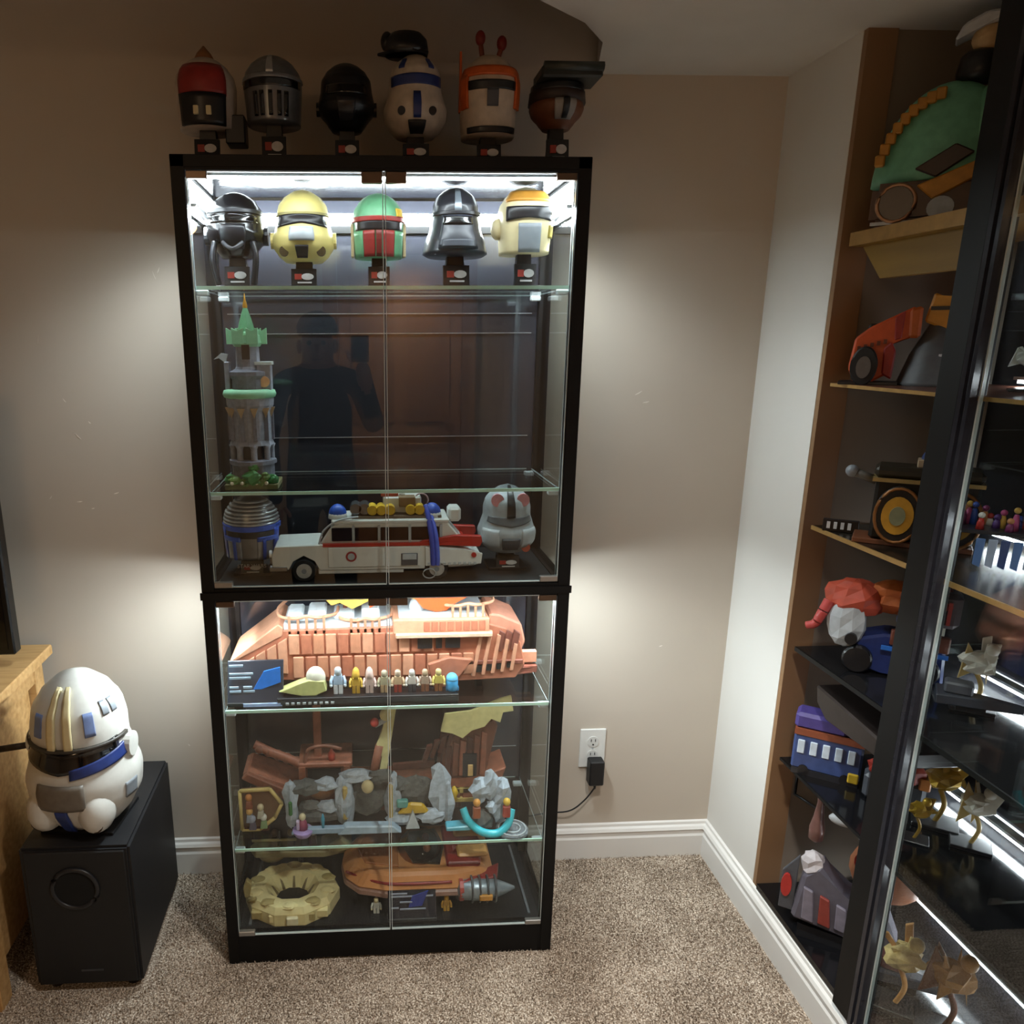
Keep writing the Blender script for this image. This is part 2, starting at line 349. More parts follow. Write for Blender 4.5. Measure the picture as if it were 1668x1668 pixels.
# thin bright beads of the back panel joints
for z in (1.545, 1.50, 1.255): c.box('panel_joint', mt('#b7bec4', .3, .6), -.36, .36, D-.0135, D-.0118, z, z+.0014)
c.box('panel_joint', mt('#b7bec4', .3, .6), -.36, .36, D-.0135, D-.0118, .40, .4014)
for sec, (z0, z1) in enumerate(((ZM1+.003, H-.0285), (.08, ZM0-.002))):
    for x in (-1, 1):
        dr = c.box('door', G, x*.3725, x*.0022, .004, .009, z0, z1, label='clear glass door')
        for xa, xb in ((.3725, .3712), (.0032, .0018)): c.box('door_edge', GS, x*xa, x*xb, .0035, .0095, z0, z1, par=dr)
        for za, zb in ((z0-.0005, z0+.0012), (z1-.0012, z1+.0005)): c.box('door_edge', GS, x*.3725, x*.002, .0035, .0095, za, zb, par=dr)
        for za, zb in ((z0-.001, z0+.012), (z1-.013, z1+.001)):
            c.box('hinge_clip', CHR2 if za < z0+.01 else CHR, x*.3727, x*.333, .0005, .0125, za, zb, par=dr, bev=.0015, label='brushed brown-grey hinge clip')
        c.box('corner_clip', CHR, x*.0035, x*.043, .0005, .0125, z1-.02 if sec == 0 else z1-.016, z1+.001, par=dr, bev=.0015)

# ------------------------------------------------------------------ helmets (plain generic display helmets)
PROF = {
 'round':  [(0,.50),(.1,.66),(.25,.92),(.36,.99),(.45,.93),(.58,.87),(.72,.84),(.84,.68),(.93,.45),(.98,.22),(1,.02)],
 'bucket': [(0,.90),(.2,.93),(.45,.97),(.6,.98),(.72,.92),(.84,.74),(.93,.5),(.98,.26),(1,.02)],
 'flared': [(0,.86),(.04,1.0),(.2,.94),(.38,.80),(.55,.72),(.72,.70),(.85,.58),(.94,.38),(.98,.2),(1,.02)],
 'jaw':    [(0,.60),(.08,.80),(.2,.97),(.32,1.0),(.44,.90),(.55,.82),(.66,.82),(.78,.76),(.88,.58),(.95,.36),(.985,.18),(1,.02)],
}
def surf_of(kind, w, z0, z1, dep=1.05, e=1.0):
    P = PROF[kind]
    def rad(t):
        for (a, ra), (b, rb) in zip(P, P[1:]):
            if t <= b: u = (t-a)/(b-a); u = u*u*(3-2*u)*.4+u*.6; return ra+(rb-ra)*u
        return P[-1][1]
    def sf(th, t, off=0):
        r = rad(min(max(t,0),1))*w/2; s, co = math.sin(th), math.cos(th)
        x = r*math.copysign(abs(s)**e, s); y = -r*dep*math.copysign(abs(co)**e, co)
        h = math.hypot(x, y) or 1; dr = (rad(min(t+.02,1))-rad(max(t-.02,0)))*w/2; dz = (z1-z0)*.04
        nr, nz = dz/math.hypot(dr, dz), -dr/math.hypot(dr, dz)
        return (x+x/h*nr*off, y+y/h*nr*off, z0+(z1-z0)*t+nz*off)
    return sf
def shell(t, sf, mat, name='shell', n=36, m=26):
    V, F = [], []
    for j in range(m+1):
        for i in range(n): V.append(sf(2*PI*i/n, j/m))
    for j in range(m):
        for i in range(n): F.append((j*n+i, j*n+(i+1)%n, (j+1)*n+(i+1)%n, (j+1)*n+i))
    F.append(tuple(range(n))); F.append(tuple(range(m*n, (m+1)*n)))
    return t.mk(name, V, F, mat, None, True)
def patch(t, sf, name, mat, a0, a1, t0, t1, off=1.5, par=None, nx=12, nt=6, label=None):
    f0 = t0 if callable(t0) else (lambda a: t0); f1 = t1 if callable(t1) else (lambda a: t1)
    V, F = [], []
    for o in (off, -1.5):
        for j in range(nt+1):
            for i in range(nx+1):
                a = a0+(a1-a0)*i/nx; q = f0(a)+(f1(a)-f0(a))*j/nt; V.append(sf(a, q, o))
    W_, L = nx+1, (nx+1)*(nt+1)
    for j in range(nt):
        for i in range(nx):
            p = j*W_+i; F += [(p, p+1, p+W_+1, p+W_), (L+p, L+p+W_, L+p+W_+1, L+p+1)]
    for i in range(nx): F += [(i, L+i, L+i+1, i+1), (nt*W_+i, nt*W_+i+1, L+nt*W_+i+1, L+nt*W_+i)]
    for j in range(nt): p = j*W_; q = p+nx; F += [(p, p+W_, L+p+W_, L+p), (q, L+q, L+q+W_, q+W_)]
    return t.mk(name, V, F, mat, par, True, 0, 1, label)
STB, RED, OFFW = mt('#121214', .4), mt('#a83a30', .5), mt('#cfcfcf', .5)
def stand(t, w, h, dark=STB, oval=OFFW, red=RED):
    b = w*.29
    t.ext('stand_base', dark, [(-b*1.15,-b),(b*1.15,-b),(b*1.15,b),(-b*1.15,b)], 0, 5, 'z', bev=.6)
    t.ext('stand_post', dark, [(-b*.55,4),(b*.55,4),(b*.42,h+12),(-b*.42,h+12)], -b*.35, b*.35, bev=.8)
    p = t.ext('name_plaque', dark, [(-b*.98,4),(-b*.75,4),(-b*.55,h*.62+5),(-b*.78,h*.62+5)], -b*.7, b*.7, 'x', bev=.5)
    y = -b*.92
    t.box('plaque_red_mark', red, -b*.5, -b*.12, y-1.2, y+2, h*.34, h*.54, par=p)
    t.disc('plaque_oval_mark', oval, (b*.2, y, h*.44), b*.34, 2.4, 'y', 14, par=p, rz=h*.12)
    t.box('plaque_text_bar', oval, -b*.35, b*.42, y-2.2, y+1, h*.2, h*.25, par=p)
def helm(label, px, pyb, pyt, w, Y, kind, cm, zbase, group, parts, sh=None, name='display_helmet', e=1.0, dep=1.05, rz=0, shz=None):
    q = atY(px, pyb, Y); q.z = zbase
    t = T(name, label, 'helmet', q, 'px', rz=rz, group=group)
    tot = (pyb-pyt)*(1.07 if zbase == Z1 else 1.08 if zbase == H else 1.); sh = sh if sh is not None else tot*.2
    if zbase == H: sh *= 1.45
    sf = surf_of(kind, w, sh, tot, dep, e)
    shell(t, sf, cm); stand(t, w, sh)
    parts(t, sf, w, sh, tot); return t
GLB = mt('#08080a', .12, var=.1, coat=.5)          # glossy black
BLK = mt('#17171a', .35, var=.15)
CHAR = mt('#25262b', .3, var=.15)
DGREY = mt('#4a4c52', .4); MGREY = mt('#80868c', .45); LGREY = mt('#aab0b4', .45)
CREAM = mt('#d9c87a', .45, var=.05); CREAM2 = mt('#d6c79a', .45, var=.05); WHITE = mt('#c9c7c0', .4, var=.04)
ORANGE = mt('#c0561e', .5); GREEN = mt('#5f9c72', .5); DRED = mt('#8f2823', .45); BLUE = mt('#2a52b8', .4); SILVER = mt('#9a9c9e', .25, .7)
YEL = mt('#d0aa2e', .45); NAVY = mt('#23346e', .4); OCHRE = mt('#c58a34', .5); OLIVE = mt('#9a8a3c', .5); BROWN = mt('#5d3420', .5); TAN = mt('#b99c6a', .6)
def vents(t, sf, mat, a, tt, r, name='vent'):
    for s in (-1, 1):
        x, y, z = sf(s*a, tt, .5); t.disc(name, mat, (x, y, z), r, r*.9, 'y', 14, rz=r*1.1)
def dome_line(t, sf, mat, a, t0, t1, wd, name='ridge', off=3):   # a raised strip running up the dome
    return patch(t, sf, name, mat, a-wd, a+wd, t0, t1, off, nx=3, nt=10)
GR1 = 'helmets on the lit top shelf'
def pA(t, sf, w, s, h):
    patch(t, sf, 'visor', GLB, -.95, .95, .5, lambda a: .63-.04*abs(a), 2)
    patch(t, sf, 'face_plate', CHAR, -.42, .42, .14, .46, 4)
    patch(t, sf, 'brow_band', CHAR, -1.4, 1.4, .64, .70, 3)
    for q in (-1, 1):
        t.disc('ear_cap', BLK, (q*w*.46, 0, s+(h-s)*.34), w*.15, w*.1, 'x', 16)
        t.tube('hose', CHAR, bez([(q*w*.3,-w*.36,s+(h-s)*.22),(q*w*.34,-w*.42,s*.9),(q*w*.28,-w*.34,6)]), w*.05)
    t.tube('mouth_hose', DGREY, bez([(-w*.16,-w*.5,s+(h-s)*.2),(0,-w*.57,s+(h-s)*.1),(w*.16,-w*.5,s+(h-s)*.2)]), w*.035)
helm('glossy black helmet with hoses at left end of top glass shelf', 390, 458, 312, 98, .15, 'round', mt('#141417', .22, coat=.3), Z1, GR1, pA, 50)
def pB(t, sf, w, s, h):
    patch(t, sf, 'visor', BLK, -1.0, 1.0, lambda a: .50-.05*abs(a), .62, 2)
    patch(t, sf, 'brow_band', mt('#9a8f58', .5), -1.5, 1.5, .62, .65, 2.5)
    patch(t, sf, 'muzzle_plate', LGREY, -.38, .38, .26, .44, 4)
    patch(t, sf, 'chin_vent', BLK, -.2, .2, .06, .2, 5)
    vents(t, sf, mt('#4b3c22', .5), .72, .13, w*.075)
    for q in (-1, 1): t.disc('ear_cap', CREAM, (q*w*.46, 0, s+(h-s)*.3), w*.13, w*.12, 'x', 16)
helm('pale yellow helmet with black visor on top glass shelf', 497, 457, 308, 100, .15, 'jaw', CREAM, Z1, GR1, pB, 44)
def pC(t, sf, w, s, h):
    patch(t, sf, 'brow_band', DRED, -1.45, 1.45, .53, .60, 2.5)
    patch(t, sf, 'visor', BLK, -1.05, 1.05, .40, .53, 1.5)
    patch(t, sf, 'centre_ridge', mt('#6f1f1b', .45), -.10, .10, 0, .39, 4)
    for q in (-1, 1):
        patch(t, sf, 'cheek_plate', DRED, q*.16, q*.62, .0, .39, 2.5)
        patch(t, sf, 'jaw_plate', GREEN, q*.64, q*1.15, .0, .38, 2.5)
        t.box('ear_plate', mt('#c9b48a', .5), q*w*.46, q*w*.52, -w*.14, w*.14, s+2, s+(h-s)*.52, bev=1)
    patch(t, sf, 'yellow_patch', YEL, .75, 1.15, .6, .72, 2)
helm('green and dark red helmet at the middle of top glass shelf', 617, 458, 314, 84, .15, 'bucket', GREEN, Z1, GR1, pC, 50)
def pD(t, sf, w, s, h):
    patch(t, sf, 'face_plate', mt('#3a3d45', .3), -.62, .62, .08, .56, 3)
    patch(t, sf, 'visor', GLB, -.55, .55, .42, .53, 5)
    patch(t, sf, 'chin_plate', mt('#50545c', .35), -.5, .5, .1, .2, 5)
    patch(t, sf, 'dome_ridge', mt('#8d97a0', .3, .4), -.14, .14, .6, .92, 3)
    patch(t, sf, 'brow_band', CHAR, -1.3, 1.3, .57, .62, 4)
helm('dark charcoal helmet with flared neck guard on top glass shelf', 740, 458, 306, 104, .15, 'flared', mt('#2b2d34', .3, coat=.2), Z1, GR1, pD, 52)
def pE(t, sf, w, s, h):
    patch(t, sf, 'brow_plate', OCHRE, -1.0, 1.0, .74, .88, 4)
    patch(t, sf, 'visor', BLK, -.85, .85, lambda a: .50-.05*abs(a), .66, 3)
    patch(t, sf, 'muzzle_plate', MGREY, -.3, .3, .0, .42, 4)
    patch(t, sf, 'side_patch', OLIVE, .8, 1.15, .22, .4, 3)
    t.sph('ear_cap', CREAM2, -w*.5, 0, s+(h-s)*.38, w*.13, w*.16, w*.2)
helm('cream helmet with orange brow at right end of top glass shelf', 851, 457, 305, 86, .15, 'bucket', CREAM2, Z1, GR1, pE, 56, e=.75)

GR2 = 'helmets standing on top of the cabinet'
YT = .12
def p1(t, sf, w, s, h):
    patch(t, sf, 'visor', DRED, -.85, .85, .40, .82, 2)
    patch(t, sf, 'face_plate', BLK, -.8, .8, .0, .42, 4)
    for q in (-1,1): t.box('cheek_light', CREAM2, q*w*.1-3, q*w*.1+5, -w*.55, -w*.5, s+(h-s)*.12, s+(h-s)*.24, bev=1)
    t.lathe('dome_knob', mt('#8a5a34', .5), [(14,0),(15,6),(11,14),(1,26)], 0, 0, 16, z0=h-8)
    t.box('side_block', BLK, w*.3, w*.62, -w*.2, w*.2, s*.6, s+(h-s)*.2, bev=2)
helm('white helmet with dark red visor at left end on cabinet', 342, 250, 88, 98, YT, 'bucket', mt('#b9ada0', .5), H, GR2, p1, 40)
def p2(t, sf, w, s, h):
    patch(t, sf, 'brow_band', mt('#8d8f92', .3, .6), -1.5, 1.5, .58, .64, 2)
    patch(t, sf, 'visor', GLB, -1.2, 1.2, .47, .58, 2)
    for a in (-.55, -.3, 0, .3, .55): patch(t, sf, 'breathing_slot', GLB, a-.07, a+.07, .06, .4, 2.5, nx=3)
    patch(t, sf, 'dome_ridge', mt('#b5b8ba', .3, .7), -.12, .12, .64, .92, 2)
helm('brushed grey metal helmet on cabinet, second from left', 449, 250, 85, 94, YT, 'bucket', mt('#77797c', .3, .6), H, GR2, p2, 46)
def p3(t, sf, w, s, h):
    patch(t, sf, 'visor', GLB, -.8, .8, .46, .6, 2)
    patch(t, sf, 'chin_grille', CHAR, -.3, .3, .1, .38, 4)
    for q in (-1,1): t.disc('ear_cap', BLK, (q*w*.47, 0, s+(h-s)*.33), w*.12, w*.08, 'x', 16)
helm('plain black helmet on cabinet, third from left', 566, 250, 95, 94, YT, 'round', mt('#0e0e10', .35), H, GR2, p3, 40)
def p4(t, sf, w, s, h):
    patch(t, sf, 'visor', NAVY, -1.1, 1.1, .56, .68, 2)
    patch(t, sf, 'chin_stripe', NAVY, -.12, .12, .16, .46, 2.5)
    vents(t, sf, BLK, .5, .24, w*.06); patch(t, sf, 'chin_vent', BLK, -.3, .3, 0, .14, 4)
    for q in (-1,1): patch(t, sf, 'dome_mark', NAVY, q*.5, q*.75, .76, .88, 1.5)
h4 = helm('white helmet with navy blue visor on top of cabinet', 676, 250, 82, 102, YT, 'jaw', mt('#c2b5a4', .5), H, GR2, p4, 34)
def p5(t, sf, w, s, h):
    patch(t, sf, 'brow_plate', ORANGE, -1.2, 1.2, .66, .76, 4)
    for q in (-1,1): patch(t, sf, 'side_strip', ORANGE, q*.85, q*1.25, .3, .68, 4)
    patch(t, sf, 'visor', BLK, -.8, .8, .5, .6, 3); patch(t, sf, 'nose_guard', DGREY, -.14, .14, .3, .5, 3)
    patch(t, sf, 'chin_vent', BLK, -.9, .9, .0, .07, 4)
    t.ext('side_fin', ORANGE, [(-w*.5,h*.5),(-w*.44,h*.5),(-w*.46,h*1.02),(-w*.49,h*1.02)], -4, 4)
    for q, dx, hh in ((-1,-14,34),(1,20,24)):
        t.tube('dome_stalk', mt('#7c3a28', .5), [(dx*.7,0,h-8),(dx,0,h+hh*.6)], 4)
        t.sph('stalk_knob', mt('#7a1f16', .5), dx, 0, h+hh*.75, 8, 8, 12)
helm('white and orange helmet with two red knobs on cabinet', 793, 250, 82, 94, YT, 'bucket', mt('#bfb09e', .5), H, GR2, p5, 34, e=.85)
def p6(t, sf, w, s, h):
    patch(t, sf, 'brow_band', BLK, -1.6, 1.6, .6, .72, 5)
    patch(t, sf, 'front_plate', mt('#8f8a84', .5), -.3, .5, .12, .42, 3)
    patch(t, sf, 'front_slot', BLK, .0, .22, .14, .42, 5)
    t.box('hat_brim', mt('#20221f', .4), -w*.42, w*.66, -w*.62, w*.1, h-24, h-6, bev=3)
    t.tube('brim_roll', mt('#30342f', .4), [(-w*.38,-w*.6,h-8),(w*.66,-w*.6,h-8)], 8)
    t.lathe('hat_crown', mt('#2a1a14', .5), [(w*.52,0),(w*.5,18),(w*.3,30)], 0, 0, 18, z0=h-52)
helm('brown helmet with a dark wide brim at right end on cabinet', 903, 250, 106, 88, YT, 'round', mt('#6b3d22', .5), H, GR2, p6, 44)
q = h4.loc.copy()
t = T('black_cap', 'small black cap perched on the white and navy helmet', 'cap', (q.x-14*h4.k, q.y, q.z+178*h4.kz), h4.k, h4.kz, group=None)
t.lathe('crown', BLK, [(33,0),(35,10),(33,24),(24,34),(2,38)], 0, 0, 18, sx=1, sy=.8); t.ext('peak', BLK, [(-46,0),(-20,-20),(10,-26),(34,-16),(34,6),(-30,8)], 0, 5, 'z', bev=1)
t.sph('ear_flap', BLK, -30, 0, 22, 10, 10, 16)

# ------------------------------------------------------------------ model tower on the second shelf
STONE, STONE2 = mt('#8a8c98', .7, var=.18, scale=120, bump=.3), mt('#6d6f7c', .7, var=.2, scale=120, bump=.3)
MINT = mt('#86c09a', .5, var=.1); GOLD = mt('#c48a2a', .35, .5); LEAF = mt('#2f6f34', .6, var=.3); LEAF2 = mt('#5d7a35', .6, var=.3)
q = atZ(411, 795, Z2); q.y = .10; q.z = Z2; q.x = atY(412, 740, .1).x
t = T('model_tower', 'grey toy stone tower with mint green roofs on second glass shelf', 'model', q, 'px')
t.kz *= .94
t.box('base_plate', mt('#5c5a32', .7, var=.25), -42, 42, -36, 36, 0, 9, bev=1)
t.lathe('plinth_wall', STONE2, [(34,9),(34,38),(38,40),(38,46),(33,48)], 0, 0, 12, smooth=False)
for i in range(8):
    a = 2*PI*i/8+.2; t.lathe('column', STONE, [(6,0),(5,6),(5,26),(7,32)], 30*math.cos(a), 30*math.sin(a), 8, z0=40)
t.lathe('core_wall', mt('#3c3d46', .8), [(22,38),(22,80)], 0, 0, 12, smooth=False)
t.lathe('drum', STONE, [(36,72),(33,80),(33,128),(37,138),(38,150)], 0, 0, 12, smooth=False)
for i in range(6):
    a = -PI/2+(i-2.5)*.62; t.box('pilaster', STONE2, 33*math.cos(a)-3, 33*math.cos(a)+3, 33*math.sin(a)-3, 33*math.sin(a)+3, 80, 134)
    t.ext('arch_brace', mt('#a78f70', .6), [(33*math.cos(a)-6,134),(33*math.cos(a)+6,134),(33*math.cos(a),118)], 33*math.sin(a)-5, 33*math.sin(a)-1)
t.lathe('balcony_ring', MINT, [(34,148),(40,151),(42,156),(40,162),(34,164)], 0, 0, 24)
t.lathe('upper_drum', STONE2, [(27,163),(27,180),(31,186),(31,192),(25,194),(22,196)], 0, 0, 12, smooth=False)
t.box('side_turret', STONE, 14, 36, -14, 12, 150, 203, bev=1); t.disc('turret_window', mt('#d9a47a', .5), (25,-15,176), 9, 3, 'y', 16)
t.ext('turret_roof', mt('#c5cfd0', .5), [(12,203),(38,203),(38,208),(12,208)], -16, 14)
t.box('side_turret', STONE, -36, -28, -10, 8, 150, 208, bev=1)
t.lathe('lantern_room', STONE, [(22,194),(19,200),(18,236)], 0, 0, 10, smooth=False)
t.box('lantern_window', mt('#33241c', .6), -6, 6, -21, -16, 212, 236)
t.lathe('crown_ring', MINT, [(20,232),(24,238),(22,250),(14,256)], 0, 0, 10, smooth=False)
for i in range(6):
    a = 2*PI*i/6; x, y = 22*math.cos(a), 22*math.sin(a)
    t.ext('gable', MINT, [(x-9,236),(x+9,236),(x+9,262),(x,256),(x-9,262)], y-4, y+4, bev=.5)
t.lathe('spire', GREEN, [(14,252),(11,268),(7,282),(3,294)], 0, 0, 10, smooth=False)
t.lathe('finial', GOLD, [(3,290),(4,296),(1.6,306),(.4,316)], 0, 0, 8)
t.ext('bird_wing', LGREY, [(-34,206),(-44,214),(-52,212),(-40,222),(-30,220)], -4, 2)
for i, (x, y, z, r) in enumerate(((-26,-32,14,9),(2,-36,20,13),(14,-32,12,9),(32,-28,16,9),(-10,-34,12,8),(-34,-24,16,9),(22,-34,22,7),(4,-33,36,8))):
    t.blob('bush', LEAF if i % 2 else LEAF2, (x,y,z), (r,r*.6,r), i, .4)
for x in (-30,-14,8,24): t.sph('flower', mt('#d8c9b0', .5), x, -37, 11, 3)

# ------------------------------------------------------------------ items on the upper section's floor
GR3 = 'helmets on the floor of the upper section'
def pF(t, sf, w, s, h):
    for i in range(7): patch(t, sf, 'dome_rib', mt('#b9bbbd', .3, .6), -1.6, 1.6, .56+i*.055, .585+i*.055, 1.6, nx=16, nt=2)
    patch(t, sf, 'brow_band', BLUE, -1.6, 1.6, .47, .55, 3)
    patch(t, sf, 'visor', BLK, -1.1, 1.1, .36, .47, 2)
    for q in (-1,1):
        patch(t, sf, 'cheek_plate', mt('#8f949c', .3, .5), q*.3, q*.95, .0, .32, 2)
        patch(t, sf, 'cheek_trim', BLUE, q*.5, q*.62, .0, .34, 4); patch(t, sf, 'cheek_trim', BLUE, q*.3, q*1.15, .31, .38, 4)
        patch(t, sf, 'side_trim', BLUE, q*1.0, q*1.3, .0, .5, 3)
hF = helm('silver helmet with bright blue bands beside the white toy car', 415, 935, 810, 88, .13, 'bucket', mt('#77797d', .3, .6), ZM1, GR3, pF, 30)
def pG(t, sf, w, s, h):
    patch(t, sf, 'visor', mt('#54585c', .4), -1.0, 1.0, lambda a: .42+.06*abs(a), .56, 2)
    patch(t, sf, 'crest', BLK, -.16, .16, .56, .97, 4)
    for q in (-1,1):
        x, y, z = sf(q*.62, .8, 1); t.disc('round_marking', mt('#c98a92', .5), (x,y,z), 10, 5, 'y', 16)
        patch(t, sf, 'cheek_plate', LGREY, q*.4, q*1.1, .12, .38, 3)
    patch(t, sf, 'mouth_vent', mt('#3a3c40', .5), -.3, .3, .1, .26, 4)
    x, y, z = sf(.75, .1, 1); t.disc('warning_lamp', mt('#b0503c', .5), (x,y,z), 7, 8, 'y', 14)
helm('light grey helmet with two pink round marks beside toy car', 822, 928, 797, 92, .14, 'jaw', mt('#a3abb0', .45), ZM1, GR3, pG, 28)

tc_ = bpy.data.curves.new('plaque_lettering', 'FONT'); tc_.body = 'STAR WARS'; tc_.size = 8.5*hF.k; tc_.align_x = 'CENTER'; tc_.extrude = .0003
tc_.materials.append(OFFW); to_ = bpy.data.objects.new('lettering_curve', tc_); COL.objects.link(to_)
tm_ = bpy.data.meshes.new_from_object(to_.evaluated_get(bpy.context.evaluated_depsgraph_get())); bpy.data.objects.remove(to_)
to_ = bpy.data.objects.new('plaque_lettering', tm_); COL.objects.link(to_); to_.parent = hF.o
to_.rotation_euler = (PI/2, 0, 0); to_.location = (0, -88*.29*1.02*hF.k, 14*hF.kz)
# white toy station wagon with roof gear
CARW, CRED, CGL = mt('#cfd0cc', .35, var=.04), mt('#a8271f', .35), mt('#20161a', .08, coat=.3)
q = atZ(615, 940, ZM1); q.y = .10; q.z = ZM1; q.x = atY(615, 890, .1).x
t = T('toy_wagon', 'long white toy station wagon with red trim and roof gear', 'toy car', q, 'px')
t.kz *= .93
body = [(-165,22),(-166,44),(-160,60),(-92,62),(-84,60),(60,60),(140,50),(162,42),(163,26),(150,22),(110,20),(105,38),(92,46),(78,38),(74,18),(-92,18),(-98,36),(-116,46),(-134,36),(-140,20)]
t.ext('body', CARW, body, -40, 40, bev=1.5)
t.ext('cabin', CARW, [(-92,60),(-74,88),(-60,96),(108,96),(138,60)], -34, 34, bev=2)
t.ext('windscreen', CGL, [(-93,62),(-77,88),(-72,88),(-84,62)], -32, 32)
for x0, x1 in ((-72,-40),(-36,0),(4,48),(52,96)): t.box('side_window', CGL, x0, x1, -36, 36, 66, 88, bev=1)
for x in (-38, 2, 50, 99): t.box('window_pillar', LGREY, x-2, x+2, -37, 37, 62, 92)
t.box('red_belt_line', CRED, -86, 140, -41.5, 41.5, 58, 63)
t.box('roof_panel', CARW, -72, 112, -37, 37, 94, 101, bev=2)
for s in (-1,1):
    t.ext('tail_fin', CRED, [(60,60),(160,54),(164,62),(162,72),(120,74),(70,66)], s*30, s*40, bev=1)
    t.ext('tail_flank', CARW, [(74,24),(162,26),(164,44),(140,50),(74,56)], s*40, s*44, bev=1)
    t.disc('tail_lamp', CRED, (150,s*45,42), 4, 4, 'y', 12)
    for i in range(10): t.box('rocker_stud', LGREY, 78+i*8, 82+i*8, s*43, s*46, 26, 30)
    for x in (-116, 92):
        wh = t.disc('wheel', mt('#0c0c0d', .7), (x,s*36,19), 19, 12, 'y', 28, bev=1.5)
        t.disc('hub_cap', mt('#b5b7b6', .3, .4), (x,s*43,19), 12, 2, 'y', 20, par=wh); t.disc('hub_centre', MGREY, (x,s*44.5,19), 4, 2, 'y', 12, par=wh)
t.box('door_panel', CARW, -78, 10, -42, -40, 24, 57, bev=.6); t.box('door_panel', CARW, 12, 66, -42, -40, 24, 57, bev=.6)
t.disc('round_door_emblem', DRED, (-42,-42.5,42), 8.5, 1.6, 'y', 20); t.disc('emblem_centre', LGREY, (-42,-43.4,42), 5.5, 1.4, 'y', 20)
t.box('side_hatch', DGREY, 36, 62, -44, -41, 26, 46, bev=.6); t.box('hatch_lid', LGREY, 38, 60, -45, -43.8, 36, 45)
t.box('sill', CARW, -94, 40, -38, 38, 12, 20, bev=1)
t.box('front_bumper', mt('#9a9da0', .2, .9), -172, -140, -41, 41, 16, 28, bev=3); t.box('grille', mt('#888b8f', .25, .9), -169, -164, -34, 34, 30, 46)
for s in (-1,1): t.disc('headlamp', mt('#dfe3e4', .1), (-168,s*28,44), 7, 4, 'x', 14)
t.box('roof_rack', mt('#6a5a48', .5), -40, 100, -30, 30, 101, 105)
for x in (-62, 86):
    b = t.lathe('beacon_base', CARW, [(15,0),(14,8)], x, -18, 18, z0=101); t.sph('beacon_dome', BLUE, x, -18, 108, 14, 14, 16, lo=0, par=b)
for i, x in enumerate((-8,6,20,52,66)): t.disc('yellow_canister', YEL, (x,-14,114), 8, 26, 'y', 14)
for i, x in enumerate((-34,-20)): t.disc('chrome_canister', mt('#9aa0a6', .25, .9), (x,-10,116), 9, 30, 'y', 14)
t.box('gear_box', CARW, 10, 70, -10, 26, 105, 132, bev=2); t.box('gear_block', mt('#7a6244', .5), 34, 60, -20, 0, 118, 134, bev=1)
t.box('red_rod', mt('#b84c2c', .4), 6, 34, -4, 2, 132, 138, bev=1); t.tube('mast', LGREY, [(40,0,126),(40,0,134)], 2.5); t.sph('mast_knob', CARW, 40, 0, 135, 5)
t.tube('antenna_loop', mt('#b59a9a', .4), [(70+11*math.cos(a*PI/8), -6, 126+11*math.sin(a*PI/8)) for a in range(16)], 1.2, closed=True); t.tube('antenna_stem', LGREY, [(70,-6,105),(70,-6,117)], 2)
t.tube('blue_hose', mt('#3346a8', .4), bez([(76,-20,120),(80,-34,100),(84,-44,70),(86,-45,40),(86,-44,26)]), 4.5); t.tube('blue_hose', mt('#4a60c8', .4), bez([(80,-20,116),(86,-34,98),(91,-45,70),(93,-46,40),(93,-45,26)]), 3.5)
t.tube('hose_loop', LGREY, [(80+10*math.cos(a*PI/8), -46, 12+8*math.sin(a*PI/8)) for a in range(16)], 1, closed=True)
t.box('rear_light_bar', CARW, 112, 132, -22, 10, 92, 116, bev=4); t.tube('windscreen_arch', LGREY, bez([(-92,-36,62),(-84,-36,84),(-62,-36,100),(-30,-34,106)]), 1.5)

# ------------------------------------------------------------------ terracotta sail barge model on the third shelf
TC1, TC2, TC3 = mt('#a8664c', .6, var=.15), mt('#c48c6e', .6, var=.12), mt('#7d4434', .6, var=.2)
DECK = mt('#bfc5c8', .6, var=.06); SAILY, SAILO = mt('#e0b24a', .7, var=.05), mt('#d4541e', .7, var=.05)
q = atY(620, 1100, .185); q.z = Z3
t = T('sail_barge', 'long terracotta model barge with white deck and orange sails', 'model ship', q, 'px')
t.k *= .94
for x in (-120, 40, 170): t.box('support_leg', BLK, x-5, x+5, -14, 14, 0, 30)
t.ext('hull', TC1, [(-246,48),(-170,20),(40,10),(225,14),(240,34),(232,70),(206,92),(176,100),(-168,96)], -52, 52, bev=2)
t.ext('bow_plate', TC2, [(-250,46),(-244,54),(-166,106),(-158,100),(-160,88)], -54, 54, bev=1.5)
for r_, (za, zb) in enumerate(((60, 90), (24, 56))):
    for i in range(15):
        x = -150+i*20+r_*6
        if x > 80 and r_ == 0: continue
        t.ext('hull_panel', (TC2, TC1, mt('#b57a5c', .6))[(i*7+r_*3) % 3], [(x,za),(x+17,za),(x+17+(1-r_)*0,zb),(x,zb)], -56, -50, bev=1)
for i in range(4): t.ext('bow_panel', TC2, [(-222+i*18,44-i*4),(-207+i*18,42-i*4),(-207+i*18,58+i*9),(-222+i*18,50+i*9)], -55, -50, bev=1)
t.box('cabin_block', TC2, 20, 178, -58, 40, 88, 110, bev=2)
t.box('cabin_eave', mt('#cfa88c', .6), 24, 182, -66, -50, 84, 90, bev=1)
for x0, x1 in ((60,84),(90,100),(106,130)): t.box('cabin_window', BLK, x0, x1, -59, -52, 66, 82)
for i in range(8): t.box('cabin_panel', TC1, 70+i*13, 80+i*13, -60, -56, 92, 107, bev=.8)
t.ext('stern_block', mt('#b97a62', .6), [(176,98),(180,114),(196,112),(232,98),(240,70),(226,40),(180,50)], -50, 44, bev=3)
